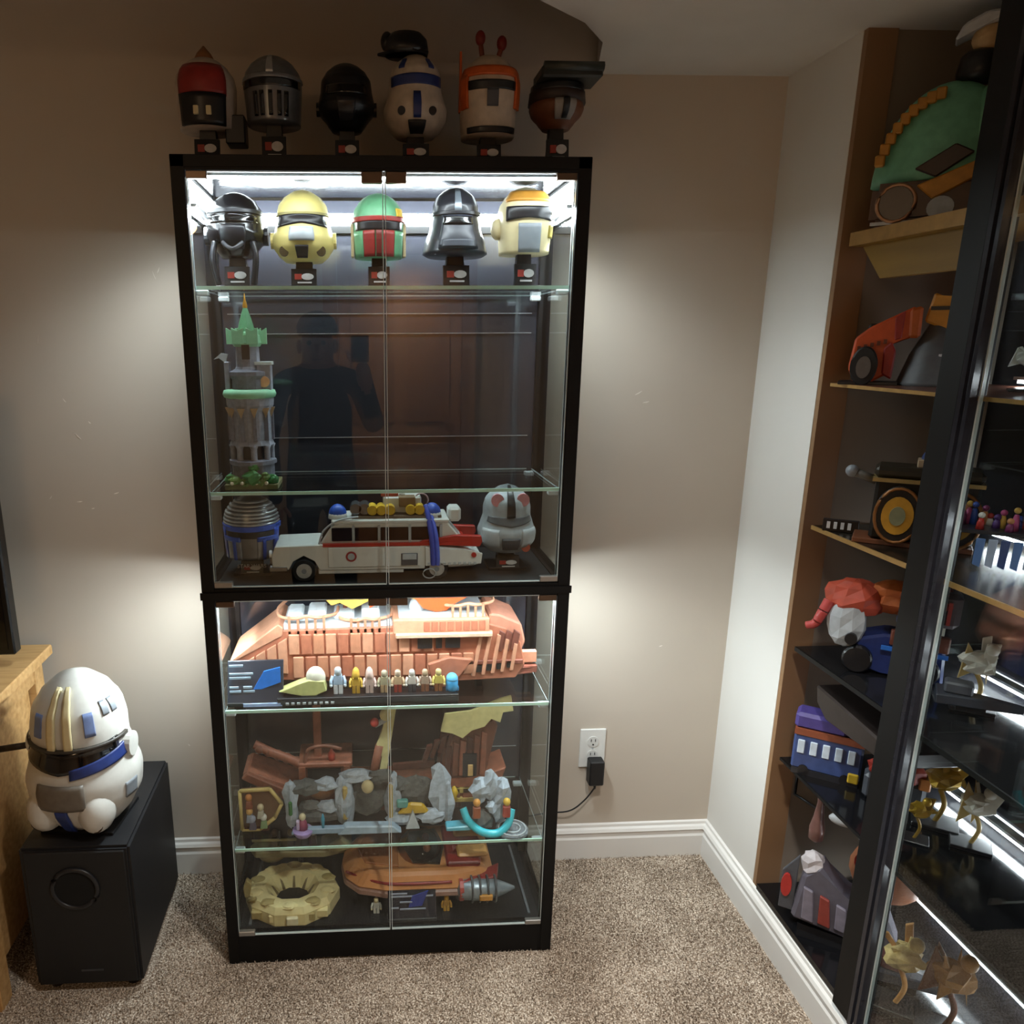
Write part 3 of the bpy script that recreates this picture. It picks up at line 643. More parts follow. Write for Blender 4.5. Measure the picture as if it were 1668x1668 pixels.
for i in range(3): t.ext('stern_panel', mt('#6a3a2e', .5), [(190+i*12,60),(200+i*12,56),(206+i*12,84),(196+i*12,90)], -55, -49, bev=1)
t.ext('side_ramp', TC1, [(76,46),(110,56),(150,52),(118,16),(106,2),(86,8)], -72, -64, bev=1.5); t.tube('ramp_strut', TC3, [(108,-70,12),(120,-74,3)], 2)
for i in range(5): t.ext('stern_rib', TC2, [(150+i*16,20+i*2),(156+i*16,20+i*2),(170+i*14,96-i*7),(164+i*14,98-i*7)], -57, -50, bev=.8)
for i in range(4): t.box('stern_grille', BLK, 158+i*17, 167+i*17, -56, -51, 26+i*2, 36+i*2)
t.box('stern_belt', TC3, 120, 236, -56, -50, 38, 44, bev=1)
t.box('deck', DECK, -158, 20, -48, 44, 94, 104, bev=1); t.box('upper_deck', DECK, 30, 172, -50, 38, 109, 115, bev=1)
for i, (x, w_, h_) in enumerate(((-140,26,12),(-104,30,14),(-60,34,10),(-16,30,16))): t.box('deck_hatch', mt('#d5dadc', .55), x-w_/2, x+w_/2, -30, 20, 103, 103+h_, bev=3)
t.sph('deck_dome', DECK, 62, -20, 118, 14)
def rail(x0, x1, z, yb=46, yf=-50):
    P = bez([(x0+14,yb,z),(x0,0,z-2),(x0+6,yf*.7,z-4),(x0+30,yf,z-3),((x0+x1)/2,yf,z),(x1-30,yf,z-2),(x1-4,yf*.6,z-3),(x1,0,z-2)])
    t.tube('railing', mt('#c79070', .5), P, 2.6)
    for i in range(5): x = x0+22+(x1-x0-44)*i/4; t.box('railing_post', mt('#b98062', .5), x-2, x+2, yf-2, yf+2, z-26, z)
rail(-170, -70, 116); rail(-70, 20, 111); rail(96, 190, 130)
t.tube('mast', TC3, [(-58,0,100),(-58,0,152)], 4); t.tube('mast', TC3, [(84,0,112),(84,0,152)], 5)
def sail(mat, P, th=4, y=0): t.ext('sail', mat, P, y-th/2, y+th/2, label='stiff coloured sail')
sail(SAILY, [(-100,146),(-80,126),(-66,130),(-46,120),(-18,132),(-18,152),(-104,152)], y=-30)
sail(SAILY, [(28,152),(30,140),(66,132),(100,138),(140,152)], y=-34)
sail(SAILO, [(56,138),(70,122),(92,116),(108,118),(126,130),(176,152),(120,152),(90,138)], y=-40)
sail(SAILO, [(-18,122),(12,134),(-14,136)], y=-34)
t.box('rear_vane', mt('#c98a6c', .6), 226, 262, -40, -28, 34, 50); t.box('rear_vane', TC3, 224, 262, -46, -34, 20, 30); t.box('rear_vane', TC2, 230, 258, -30, -20, 22, 33)
for z in (18, 26): t.tube('rear_strut', TC3, [(200,-50,z),(254,-44,z+2)], 2)

# display plinth, plaque card and small figures in front of the barge
q = atZ(600, 1140, Z3); q.y = .062; q.z = Z3
KF = None
t = T('figure_plinth', 'long black display step holding the row of toy figures', 'stand', q, 'px')
t.box('step', BLK, -146, 146, -16, 16, 0, 12, bev=1); t.box('front_lip', CHAR, -140, 144, -17, -15, 3, 9)
for i in range(9): t.box('step_stud', LGREY, -132+i*9, -127+i*9, -19, -16.5, 3, 6)
step_top = t.loc.z+12*t.kz; KP = t
q2 = atZ(418, 1148, Z3); q2.y = .055; q2.z = Z3
t = T('info_card', 'dark information card with bright blue panel beside the barge', 'card', q2, 'px')
t.ext('card_panel', mt('#232832', .35), [(-6,0),(0,0),(14,66),(8,66)], -46, 44, 'x', bev=.6)
t.ext('blue_picture', mt('#2b7fe0', .4), [(-8,18),(40,34),(40,58),(14,52)], 0.5, 3.5, 'y')
t.o.children[-1].location.y = 0
pc = t.o.children[-1]
pc.location = (0, .0065, 0); pc.rotation_euler.x = -.21; pc.location.y = -4*t.k
for i, (a, b, z) in enumerate(((-42,-20,58),(-42,-4,46),(-42,-8,40),(-42,-28,26),(-42,-24,20),(-20,-6,26),(-20,-2,20))):
    t.box('text_line', mt('#9fb4c4', .5), a, b, 1.6+z*.21-8.2, 1.6+z*.21-6.4, z, z+3)
t.box('card_foot', BLK, -46, 46, -10, 18, 0, 6, bev=.6)
t.box('card_base_print', mt('#9db2dc', .4), -20, 42, -12, -9.6, 0.5, 5.5)
q = atZ(500, 1130, Z3); q.y = .085; q.x = atY(500, 1120, .085).x
t = T('toy_skiff', 'small pale green toy skiff beside the row of figures', 'toy ship', (q.x, .062, step_top), KP.k, KP.kz)
LIME = mt('#c3c884', .5)
t.ext('hull', LIME, [(-44,8),(-10,20),(6,26),(30,24),(34,8),(14,0),(-10,2)], -10, 10, bev=1.5); t.sph('dome', mt('#d9d8c4', .4), 16, 0, 26, 16, 10, 18); t.box('stand', LGREY, -8, 18, -8, 8, 0, 4)
FIGS = [(551,'white and sky blue robot toy figure','#b9c4cc','#9fb6cc','#c9cdd0'),(580,'yellow hooded toy figure','#c9a23a','#c9a43c','#b58f2c'),(602,'pale pink robed toy figure','#cbb3ac','#c9b2a8','#bda79d'),
        (626,'olive and cream toy figure with tan head','#b3ab92','#a0997c','#a58a66'),(648,'cream toy figure with dark red legs','#c0ae98','#b59a78','#8e3526'),(671,'white toy figure with charcoal legs','#c9c8c2','#c2bcb2','#35343a'),
        (692,'beige toy figure with brown legs','#b8a184','#a08a78','#7c5138'),(714,'light yellow toy figure with brown legs','#cdbd82','#c4b45c','#84532c')]
def figure(label, loc, k, kz, hc, tc_, lc, grp, sc=1., hood=False, rz=0):
    t = T('toy_figure', label, 'toy figure', loc, k*sc, kz*sc, rz=rz, group=grp)
    hm, tm, lm = mt(hc, .45), mt(tc_, .45), mt(lc, .45)
    for s in (-1,1):
        t.box('leg', lm, s*.5 if s > 0 else -6, 6 if s > 0 else -.5, -4, 4, 0, 12, bev=.5)
        t.tube('arm', tm, [(s*6.5,0,22),(s*9,-2,17),(s*9,-5,13)], 2.2, 6)
        t.sph('hand', hm, s*9, -5.5, 12, 2.2, n=8, m=5)
    t.ext('torso', tm, [(-6.5,12),(6.5,12),(5,24),(-5,24)], -4, 4, bev=.5)
    t.lathe('head', hm, [(2,23.5),(4.4,24.5),(4.6,31),(3,33),(1,33.5)], 0, 0, 12)
    if hood: t.lathe('hood', tm, [(7,22),(6,28),(5,34),(2,38)], 0, 1.5, 12)
    return t
for i, (px, lb, a, b, c_) in enumerate(FIGS):
    figure(lb+' in front of the barge', (atY(px, 1120, .062).x, .062, step_top), KP.k, KP.kz, a, b, c_, 'toy figures on the black step', 1.05 if i else 1.25, i in (1,2))
t = T('toy_dome_robot', 'small round blue dome robot at the end of the figure row', 'toy figure', (atY(736, 1120, .062).x, .062, step_top), KP.k, KP.kz, group='toy figures on the black step')
t.lathe('body', mt('#3c9ad0', .4), [(8,0),(10,4),(10,16),(9,18)], 0, 0, 16); t.sph('dome', mt('#62b4e0', .3), 0, 0, 18, 10, 10, 10, lo=0)
for s in (-1,1): t.box('foot', mt('#2f7eb4', .4), s*8-2, s*8+3, -4, 5, 0, 6, bev=.6)

# ------------------------------------------------------------------ shipwreck diorama on the fourth shelf
WD1, WD2, WD3 = mt('#6d3d2b', .6, var=.2), mt('#8a523c', .6, var=.2), mt('#4a2418', .6, var=.2)
RK1, RK2 = mt('#a9b5c2', .7, var=.2, scale=90, bump=.3), mt('#5c5f5e', .7, var=.25, scale=90, bump=.3); SAND = mt('#b8a15c', .6, var=.1)
q = atY(610, 1318, .19); q.z = Z4
t = T('shipwreck_model', 'brown wrecked wooden ship model with mast and torn tan sail', 'model ship', q, 'px')
t.kz *= .93
t.ext('hull', WD2, [(-206,74),(-196,80),(-130,50),(60,46),(180,60),(210,74),(196,30),(150,16),(-120,16),(-160,40)], -26, 34, bev=2)
t.box('cradle', WD3, -100, 140, -16, 20, 0, 18, bev=1)
t.ext('bow_rail', WD2, [(-206,72),(-196,82),(-120,44),(-130,30)], -36, -26, bev=2)
for i in range(8): t.ext('hull_plank', (WD1,WD2,WD3)[i%3], [(-126+i*38,20),(-92+i*38,20),(-92+i*38,42),(-126+i*38,42)], -30, -25, bev=1)
t.tube('bowsprit', WD2, bez([(-186,-10,116),(-160,-14,104),(-130,-16,92),(-104,-16,76)]), 7)
for i in range(5): t.sph('bowsprit_ring', WD1, -178+i*14, -12, 110-i*6, 8, 9, 8)
t.box('cabin', WD1, -112, -40, -24, 30, 44, 84, bev=2); t.box('cabin_opening', BLK, -104, -52, -27, -22, 52, 80); t.box('cabin_roof', WD2, -118, -34, -30, 34, 84, 92, bev=2)
for x in (-112,-42): t.box('cabin_post', WD2, x-5, x+5, -32, -22, 44, 86)
t.tube('roof_railing', WD1, bez([(-108,-26,90),(-102,-26,112),(-76,-26,118),(-50,-26,112)]), 3)
t.box('main_mast', WD2, -94, -82, -10, 2, 90, 180, bev=1); t.ext('mast_top', WD1, [(-92,178),(-84,178),(-86,206),(-89,206)], -8, 0)
t.lathe('red_flask', mt('#b5402e', .4), [(5,0),(6,10),(2,16),(2,22)], -66, -20, 10, z0=92)
for x in (-70,-46): t.lathe('grey_barrel', MGREY, [(8,0),(9,9),(8,18)], x+24, -32, 10, z0=44)
t.sph('treasure_mound', mt('#b0743a', .5), -84, -30, 48, 22, 8, 16)
t.tube('figurehead_mast', WD2, [(-4,-10,46),(10,-12,110)], 7); t.ext('figurehead_sail', mt('#d6cc92', .6), [(4,44),(18,50),(28,120),(36,170),(24,172),(12,130),(4,110),(14,92)], -16, -10, bev=1)
t.sph('figurehead_top', mt('#d6cc92', .5), 20, -14, 160, 10); t.sph('figurehead_red_knot', mt('#b5362e', .5), 2, -18, 150, 7); t.ext('figurehead_arm', LGREY, [(0,148),(24,160),(26,154),(4,142)], -20, -14)
t.ext('deck_rail', WD3, [(30,70),(96,74),(96,84),(30,80)], -20, -14); t.box('deck', WD2, -40, 120, -28, 30, 44, 50)
t.ext('stern_castle', WD1, [(104,46),(112,120),(140,132),(186,150),(196,140),(180,72),(170,46)], -20, 36, bev=3)
for i in range(6): t.ext('stern_plank', (WD3,WD1,WD2)[i%3], [(112+i*11,60),(121+i*11,60),(123+i*11,108+i*4),(114+i*11,112+i*4)], -25, -19, bev=1)
t.box('stern_door', BLK, 140, 162, -27, -20, 60, 98); t.box('stern_door_light', mt('#c9a46a', .5), 148, 156, -29, -26, 62, 80)
t.ext('stern_sail', mt('#c9be84', .6), [(104,140),(110,168),(150,172),(196,190),(212,194),(216,170),(200,168),(196,152),(182,158),(172,146),(152,140),(138,128),(122,136)], -34, -30)
for i in range(4): t.ext('torn_plank', WD3, [(76+i*12,84+i*8),(82+i*12,82+i*8),(92+i*12,112+i*8),(84+i*12,110+i*8)], -24, -16)
t.box('gold_shelf', SAND, 118, 182, -30, -10, 34, 42); t.box('gold_shelf', SAND, 122, 176, -32, -10, 20, 26); t.lathe('gold_lamp', YEL, [(6,0),(4,6),(7,12),(2,22)], 126, -34, 10, z0=26)
# rock arches in front of the wreck
def rocks(label, px, py, Y, blocks, name='rock_arch', extra=None):
    q = atY(px, py, Y); q.z = Z4; t = T(name, label, 'rock model', q, 'px', group=None)
    for i, (x, y, z, rx, ry, rz, d_) in enumerate(blocks): t.blob('rock', RK2 if d_ else RK1, (x,y,z), (rx,ry,rz), i*3+int(px), .42, 8, 6)
    if extra: extra(t)
    return t
def ex1(t):
    t.ext('water_spill', mt('#9fb8d0', .25), [(-44,2),(56,2),(48,12),(-34,12)], -26, -16, bev=2); t.box('weed', LEAF, -46, -40, -22, -16, 30, 52, bev=2); t.lathe('blue_gem', mt('#4aa0c0', .2), [(2,0),(3,14),(1,22)], 8, -24, 8, z0=12)
rocks('low grey rock arch with a waterfall edge, left of the wreck', 520, 1350, .105, [(-44,0,38,12,12,38,0),(-20,4,62,24,12,12,1),(14,4,66,24,12,10,0),(46,2,36,14,12,38,0),(-14,6,30,16,8,10,1),(20,4,30,20,10,10,0),(0,10,16,40,10,14,1)], extra=ex1)
def ex2(t):
    t.sph('skull_ornament', mt('#c9b98c', .6), 0, -12, 66, 10, 8, 10); t.ext('ice_floor', mt('#aec4d8', .25), [(-50,0),(54,0),(40,12),(-36,14)], -30, -14, bev=2); t.box('side_jamb', SAND, -40, -32, -14, -4, 14, 66, bev=2); t.box('side_jamb', SAND, 34, 40, -14, -4, 14, 66, bev=2)
rocks('wide dark cave arch with tan jambs under the mast', 600, 1352, .11, [(-42,0,40,12,12,38,0),(42,2,40,12,12,40,0),(-18,2,76,26,12,10,0),(20,2,74,26,12,10,1),(0,14,40,36,6,34,1)], extra=ex2)
def ex3(t):
    t.ext('gold_heap', YEL, [(-34,20),(20,20),(8,36),(-14,38)], -14, -6, bev=3); t.ext('ice_spike', mt('#c3ccd4', .3), [(-20,2),(2,2),(-9,30)], -22, -16); t.box('teal_chest', mt('#5fa39a', .5), -34, -16, -14, -4, 30, 42, bev=2)
rocks('tall pale rock pillar with gold heap right of the cave', 680, 1346, .11, [(34,0,46,18,14,46,0),(48,-4,34,12,10,34,0),(-30,4,60,14,10,12,1),(0,10,40,34,8,30,1),(24,-8,14,22,12,12,0),(-24,-4,10,26,12,10,0)], extra=ex3)
def ex4(t):
    t.tube('cyan_ring', mt('#3fc3d6', .25), bez([(-42,-2,34),(-34,-10,18),(-14,-20,6),(12,-22,4),(30,-16,16),(36,-8,34)]), 6); t.ext('water_sheet', mt('#5fb4cc', .2), [(-70,4),(-30,4),(-30,12),(-70,10)], -14, 6, bev=1.5)
    for x, z, c1, c2 in ((-22,40,'#c78a3a','#a0522c'),(26,40,'#d0a838','#a83a2c')):
        b = t.box('rider_body', mt(c2, .5), x-6, x+6, -20, -12, z-14, z+4, bev=1.5); t.sph('rider_head', mt(c1, .5), x, -16, z+10, 6, par=b)
rocks('grey rock with a cyan wave ring and two riders', 795, 1352, .075, [(-14,4,60,16,12,20,0),(2,2,68,14,10,24,0),(20,2,56,14,12,24,0),(18,4,28,14,12,22,0),(-8,0,14,18,14,14,1),(4,-4,36,8,10,9,0)], 'wave_rock', ex4)
q = atZ(414, 1357, Z4); q.y = .10; q.z = Z4; q.x = atY(414,1340,.1).x+.022
t = T('toy_rowboat', 'tan framed toy boat tray with figures at left of the wreck', 'toy boat', q, 'px')
t.ext('hull_frame', mt('#6a4a2c', .6), [(-34,0),(-34,62),(14,64),(32,40),(20,18),(-4,0)], 0, 12, bev=1)
for a, b in (((-34,0),(-34,62)),((-34,62),(14,64)),((14,64),(32,40)),((32,40),(20,18)),((20,18),(-4,0)),((-4,0),(-34,0))): t.tube('gunwale', mt('#c9b06c', .5), [(a[0],-2,a[1]+2),(b[0],-2,b[1]+2)], 3, 6)
t.box('keel', WD3, -30, 10, -4, 10, 0, 5)
for i, (x, z, c1, c2) in enumerate(((-20,46,'#b5743c','#8a4a2c'),(-20,24,'#c99a54','#8f97a8'),(-2,30,'#bfae8a','#b9b5a4'),(2,14,'#d0cfc4','#7f9a6a'),(-16,12,'#9aa0b4','#5c5466'))):
    b = t.ext('crew_body', mt(c2, .5), [(x-6,z-8),(x+6,z-8),(x+4,z+4),(x-4,z+4)], -9, -1, bev=1); t.sph('crew_head', mt(c1, .5), x, -5, z+9, 5.5, par=b)
q = atZ(494, 1360, Z4); q.z = Z4
t = T('toy_figure', 'toy figure in dark pink on a lilac base', 'toy figure', q, 'px')
t.lathe('lilac_base', mt('#a790c8', .4), [(12,0),(16,5),(17,9),(10,11)], 0, 0, 12, smooth=False); t.lathe('robe', mt('#8e3a58', .5), [(9,10),(7,20),(4,26)], 0, 0, 10); t.sph('head', mt('#d6c9a4', .5), 0, -1, 30, 5.5); t.box('shield', mt('#c9b8d8', .4), -10, -5, -8, 0, 12, 26, bev=1)
q = atZ(834, 1353, Z4); q.z = Z4
t = T('clear_disc', 'clear plastic ripple disc beside the cyan wave rock', 'disc', q, 'px')
GH = glass('hazy_plastic', (.8,.84,.88), .1, 1.4, .35)
t.disc('plate', GH, (0,0,2), 26, 4, 'z', 28); t.tube('ripple', LGREY, [(22*math.cos(a*PI/14), 22*math.sin(a*PI/14), 5) for a in range(28)], 1.2, closed=True); t.tube('ripple', LGREY, [(13*math.cos(a*PI/14), 13*math.sin(a*PI/14), 5) for a in range(28)], 1.2, closed=True)

# ------------------------------------------------------------------ cabinet floor: speeder, pit, skiff, figures, plaque
SPD, SPD2, MAR = mt('#c48452', .35, var=.06), mt('#a86a40', .4, var=.06), mt('#8a2a28', .4)
q = atZ(688, 1418, ZF); q.z = ZF; q.y = .165; q.x = atY(688, 1400, .165).x
t = T('hover_car', 'orange brown toy hover car with open cockpit and grey engine', 'toy car', q, 'px')
t.lathe('display_stalk', CHAR, [(26,0),(24,3),(6,6),(6,30)], -10, 0, 16)
base = []
HY = 1.5
outl = [(-132,0),(-126,-26),(-104,-42),(-60,-50),(60,-50),(96,-44),(112,-36),(112,36),(96,44),(60,50),(-60,50),(-104,42),(-126,26)]
outl = [(a_, b_*HY) for a_, b_ in outl]
t.ext('lower_hull', mt('#8f6a5c', .45), outl, 26, 36, 'z', bev=3, taper=.98)
t.ext('upper_hull', SPD, outl, 36, 56, 'z', bev=4, taper=.82)
t.ext('nose_panel', SPD2, [(-104,0),(-92,-34),(-40,-46),(-40,46),(-92,34)], 55, 58.5, 'z', bev=1)
t.ext('cockpit_well', BLK, [(-30,0),(-18,-38),(24,-44),(34,0),(24,44),(-18,38)], 56, 59.5, 'z'); t.ext('rear_deck', MAR, [(34,-50),(86,-50),(96,0),(86,50),(34,50)], 53, 62, 'z', bev=3)
t.sph('windscreen', glass('tinted_screen', (.62,.5,.5), .0, 1.5), -4, 0, 54, 36, 44, 24, lo=0)
for s in (-1,1): t.sph('driver', mt('#b58a6a' if s < 0 else '#8a3a34', .5), 6, s*14, 64, 6)
for y in (-26, 26): t.box('vent_panel', mt('#d09a5c', .4), 52, 100, y-14, y+14, 62, 68, bev=3)
t.ext('side_fin', MAR, [(50,-76),(110,-64),(118,-30),(96,-44)], 36, 48, 'z', bev=1.5); t.tube('trim_line', MAR, bez([(-122,-34,44),(-60,-68,46),(40,-70,46)]), 2)
e_ = t.lathe('engine_pod', mt('#8f9aa4', .35, .5), [(6,-34),(15,-30),(17,-8),(14,16),(8,30),(2,42)], 0, 0, 18)
e_.rotation_euler = (0, PI/2, 0); e_.location = (88*t.k, -70*t.k, 34*t.kz)
t.disc('engine_intake', mt('#9a3a34', .4), (54,-70,34), 15, 6, 'x', 18)
for i in range(4): t.tube('engine_band', DGREY, [(70+i*12, -70+17*math.cos(a*PI/8), 34+17*math.sin(a*PI/8)) for a in range(16)], 1.8, 6, closed=True)
t.box('engine_plate', OCHRE, 80, 100, -90, -85, 28, 36, bev=1); t.ext('engine_arm', SPD2, [(60,-84),(86,-84),(74,-60),(54,-60)], 32, 40, 'z', bev=1)
q = atZ(476, 1478, ZF); q.z = ZF; q.y = .117
PIT1, PIT2 = mt('#dccb95', .65, var=.08), mt('#a8945f', .65, var=.12)
t = T('sand_pit_model', 'sand coloured octagonal toy pit with dark centre on cabinet floor', 'model', q, 'px')
t.kz *= .85
def octo(rx, ry, n=10): return [(rx*math.cos(2*PI*i/n+PI/10+PI/2), ry*math.sin(2*PI*i/n+PI/10+PI/2)) for i in range(n)]
A, B, C_ = octo(76, 62), octo(70, 56), octo(44, 36); Dd = octo(26, 22)
V = [(x,y,0) for x,y in A]+[(x,y,20) for x,y in A]+[(x,y,30) for x,y in B]+[(x,y,30) for x,y in C_]+[(x,y,4) for x,y in Dd]; n = 10; F = []
for j in range(4): F += [(j*n+i, j*n+(i+1)%n, (j+1)*n+(i+1)%n, (j+1)*n+i) for i in range(n)]
F += [tuple(range(n)), tuple(range(4*n, 5*n))]; t.mk('rim', V, F, PIT1)
t.ext('pit_floor', BLK, octo(27, 23), 4, 6, 'z')
for i in range(10):
    a = 2*PI*i/10+PI/2; x0, y0 = 45*math.cos(a), 37*math.sin(a); x1, y1 = 27*math.cos(a), 23*math.sin(a)
    t.tube('pit_rib', mt('#8a7a58', .6), [(x0,y0,28),(x1,y1,6)], 3, 6)
    xx, yy = 60*math.cos(a), 49*math.sin(a); t.blob('rim_rock', PIT1 if i % 2 else PIT2, (xx,yy,29), (12,9,4), i, .2)
for i, x in enumerate((-52,-24,4,30,50)): t.box('front_block', (PIT2,PIT1,mt('#dcd3b0', .6))[i%3], x-9, x+9, -66+abs(x)*.35, -48+abs(x)*.35, 4, 18, bev=1.5)
t.ext('claw', PIT2, [(-74,22),(-66,24),(-62,48),(-70,56),(-76,40)], -20, -10, bev=1.5); t.tube('claw_arm', PIT2, [(-66,-30,24),(-54,-38,36)], 3)
q = atZ(474, 1424, ZF); q.z = ZF; q.y = .225; q.x = atY(474,1410,.225).x+.027
t = T('desert_skiff', 'flat olive tan toy skiff raised on a stalk at back left', 'toy ship', q, 'px')
t.tube('display_stalk', CHAR, [(0,0,0),(0,0,40)], 4); t.box('stalk_foot', CHAR, -16, 16, -12, 12, 0, 4)
t.ext('hull', mt('#8f8560', .6), [(-80,0),(-70,-18),(40,-22),(84,-8),(84,8),(40,22),(-70,18)], 36, 46, 'z', bev=2); t.ext('prow', mt('#a89c72', .6), [(30,44),(66,64),(84,46),(60,40)], -18, 18, bev=2); t.sph('under_pod', mt('#a89c72', .6), -46, 0, 32, 22, 14, 12)
t.tube('oar_rail', mt('#b5a97c', .5), [(-74,-14,62),(-4,-14,62)], 2); t.tube('rail_post', DGREY, [(-30,-14,44),(-30,-14,76)], 1.5)
for i, (x, c1, c2) in enumerate(((-40,'#5a4030','#3c3428'),(-14,'#7a6a48','#4a3a2c'),(8,'#4c7a44','#3a4a34'),(22,'#c9c4b4','#5c3a30'))):
    b = t.ext('crew_body', mt(c2, .5), [(x-6,46),(x+6,46),(x+4,60),(x-4,60)], -6, 4, bev=1); t.sph('crew_head', mt(c1, .5), x, 0, 65, 5.5, par=b)
q = atZ(613, 1486, ZF); figure('pale white toy figure left of the small plaque on floor', (q.x, q.y, ZF), 3*.00045, .00135, '#d6caa0', '#bdbdb4', '#c9c8c0', 'toy figures on the cabinet floor', .95)
q = atZ(727, 1482, ZF); figure('golden brown toy figure right of the small plaque on floor', (q.x, q.y, ZF), .00135, .00135, '#c9982c', '#a87a24', '#c0922c', 'toy figures on the cabinet floor', .95)
q = atZ(672, 1502, ZF); q.z = ZF; q.y = .03
t = T('name_plaque', 'small clear plaque with blue print between two toy figures', 'plaque', q, 'px')
t.box('foot', CHAR, -40, 40, -7, 10, 0, 5, bev=.8); t.ext('panel', mt('#2a2c34', .2), [(-2,4),(2,4),(12,52),(8,52)], -39, 39, 'x', bev=.5)
t.ext('blue_picture', mt('#2c3c98', .4), [(-6,18),(16,20),(26,44),(0,36)], 1.0, 2.2, 'y'); t.o.children[-1].rotation_euler.x = -.2; t.o.children[-1].location.y = -4.5*t.k
for a, b, z in ((-34,-8,38),(-34,34,34),(-20,0,26),(-20,22,16),(-34,-22,18)): t.box('text_line', mt('#9aa0b0', .5), a, b, z*.2-5, z*.2-3.6, z, z+1.8)

# ------------------------------------------------------------------ wall outlet, plug and lead
a = atY(941, 1187, WY); b = atY(987, 1250, WY); cx, cz = (a.x+b.x)/2, (a.z+b.z)/2+.003
t = T('wall_outlet', 'white duplex outlet plate on the back wall beside cabinet', 'outlet', (cx, WY, cz))
t.box('plate', mt('#dcdcd8', .35, var=.02), -.037, .037, -.006, 0, -.06, .06, bev=.002)
for z in (.021, -.021):
    s_ = t.disc('socket', mt('#d2d2ce', .35, var=.02), (0,-.0065,z), .0165, .003, 'y', 20)
    for x in (-.006,.006): t.box('slot', BLK, x-.001, x+.001, -.0092, -.007, z+.001, z+.009, par=s_)
    t.disc('ground_hole', BLK, (0,-.0085,z-.008), .0024, .002, 'y', 10, par=s_)
t.disc('screw', LGREY, (0,-.0065,0), .003, .002, 'y', 10)
t = T('power_adapter', 'black plug-in power adapter with thin lead in lower socket', 'adapter', (cx+.006, WY-.009, cz-.06))
t.box('housing', mt('#141416', .5), -.021, .021, -.034, 0, -.04, .036, bev=.003)
cp = bez([(.0,-.02,-.04),(-.002,-.02,-.055),(-.03,-.02,-.095),(-.07,-.02,-.125),(-.13,-.005,-.14),(-.2,-.005,-.15)])
t.tube('lead', mt('#161618', .5), cp, .0022); t.lathe('strain_relief', mt('#101012', .5), [(.003,-.056),(.0045,-.04)], 0, -.02, 10)

# ------------------------------------------------------------------ left side: wooden console, screen, subwoofer, big helmet
def wood(name, h1, h2, sc=(1, 12, 12)):
    m = bpy.data.materials.new(name); m.use_nodes = True; nt = m.node_tree; b = nt.nodes['Principled BSDF']
    tc = nt.nodes.new('ShaderNodeTexCoord'); mp = nt.nodes.new('ShaderNodeMapping'); mp.inputs['Scale'].default_value = sc
    nz = nt.nodes.new('ShaderNodeTexNoise'); nz.inputs['Scale'].default_value = 6; nz.inputs['Detail'].default_value = 6
    r = nt.nodes.new('ShaderNodeValToRGB'); r.color_ramp.elements[0].color = lin(h1)+(1,); r.color_ramp.elements[1].color = lin(h2)+(1,)
    r.color_ramp.elements[0].position = .3; r.color_ramp.elements[1].position = .7
    nt.links.new(tc.outputs['Object'], mp.inputs[0]); nt.links.new(mp.outputs[0], nz.inputs['Vector']); nt.links.new(nz.outputs[0], r.inputs[0]); nt.links.new(r.outputs[0], b.inputs['Base Color'])
    b.inputs['Roughness'].default_value = .5; return m
PINE = wood('pine', '#b98c55', '#d6ac74')
t = T('wood_console', 'light pine console table at the left edge', 'console', (-1.45, .13, 0))
t.box('top', PINE, -.55, .58, -.26, .21, .695, .722, bev=.003)
for x in (-.52, .535):
    for y in (-.22, .17): t.box('leg', PINE, x-.025, x+.02, y-.025, y+.025, 0, .695, bev=.002)
t.box('side_panel', PINE, .50, .535, -.19, .14, .08, .69); t.box('side_panel', PINE, -.53, -.50, -.19, .14, .08, .69)
t.box('side_rail', PINE, .515, .552, -.19, .145, .64, .69); t.box('shelf', PINE, -.5, .5, -.2, .16, .3, .325); t.box('back_board', PINE, -.5, .5, .16, .17, .08, .69)
for x in (-.25, .25): t.box('door', PINE, x-.245, x+.245, -.215, -.195, .085, .685, bev=.003)
t = T('television', 'thin black screen standing on the pine console', 'television', (-1.43, .21, .722))
t.box('bezel', mt('#0a0a0b', .3), -.47, .532, -.015, .02, .03, .66, bev=.004); t.box('screen', mt('#050506', .08), -.455, .517, -.017, -.0145, .045, .645); t.box('foot', BK, -.3, .36, -.09, .09, 0, .012, bev=.003); t.box('neck', BK, -.04, .1, -.015, .015, .01, .04)
SUBM = mt('#17171a', .55, var=.08)
t = T('subwoofer', 'black floor subwoofer with round port beside the cabinet', 'speaker', (-.712, .12, 0))
for x in (-.09,.09):
    for y in (-.15,.15): t.lathe('foot', BLK, [(.016,0),(.02,.02)], x, y, 12)
t.box('body', SUBM, -.122, .122, -.185, .19, .02, .392, bev=.006, seg=2)
f_ = t.box('front_face', mt('#0f0f11', .6), -.112, .112, -.19, -.184, .028, .384, bev=.003)
t.tube('port_ring', mt('#1d1d20', .4), [(-.005+.05*math.cos(i*PI/14), -.191, .29+.05*math.sin(i*PI/14)) for i in range(28)], .006, closed=True)
t.disc('port', mt('#020202', .9), (-.005,-.19,.29), .047, .004, 'y', 28)
t.box('maker_mark', mt('#3a3a3e', .5), -.015, .035, -.1912, -.1895, .064, .0685, label='faint small printed mark')
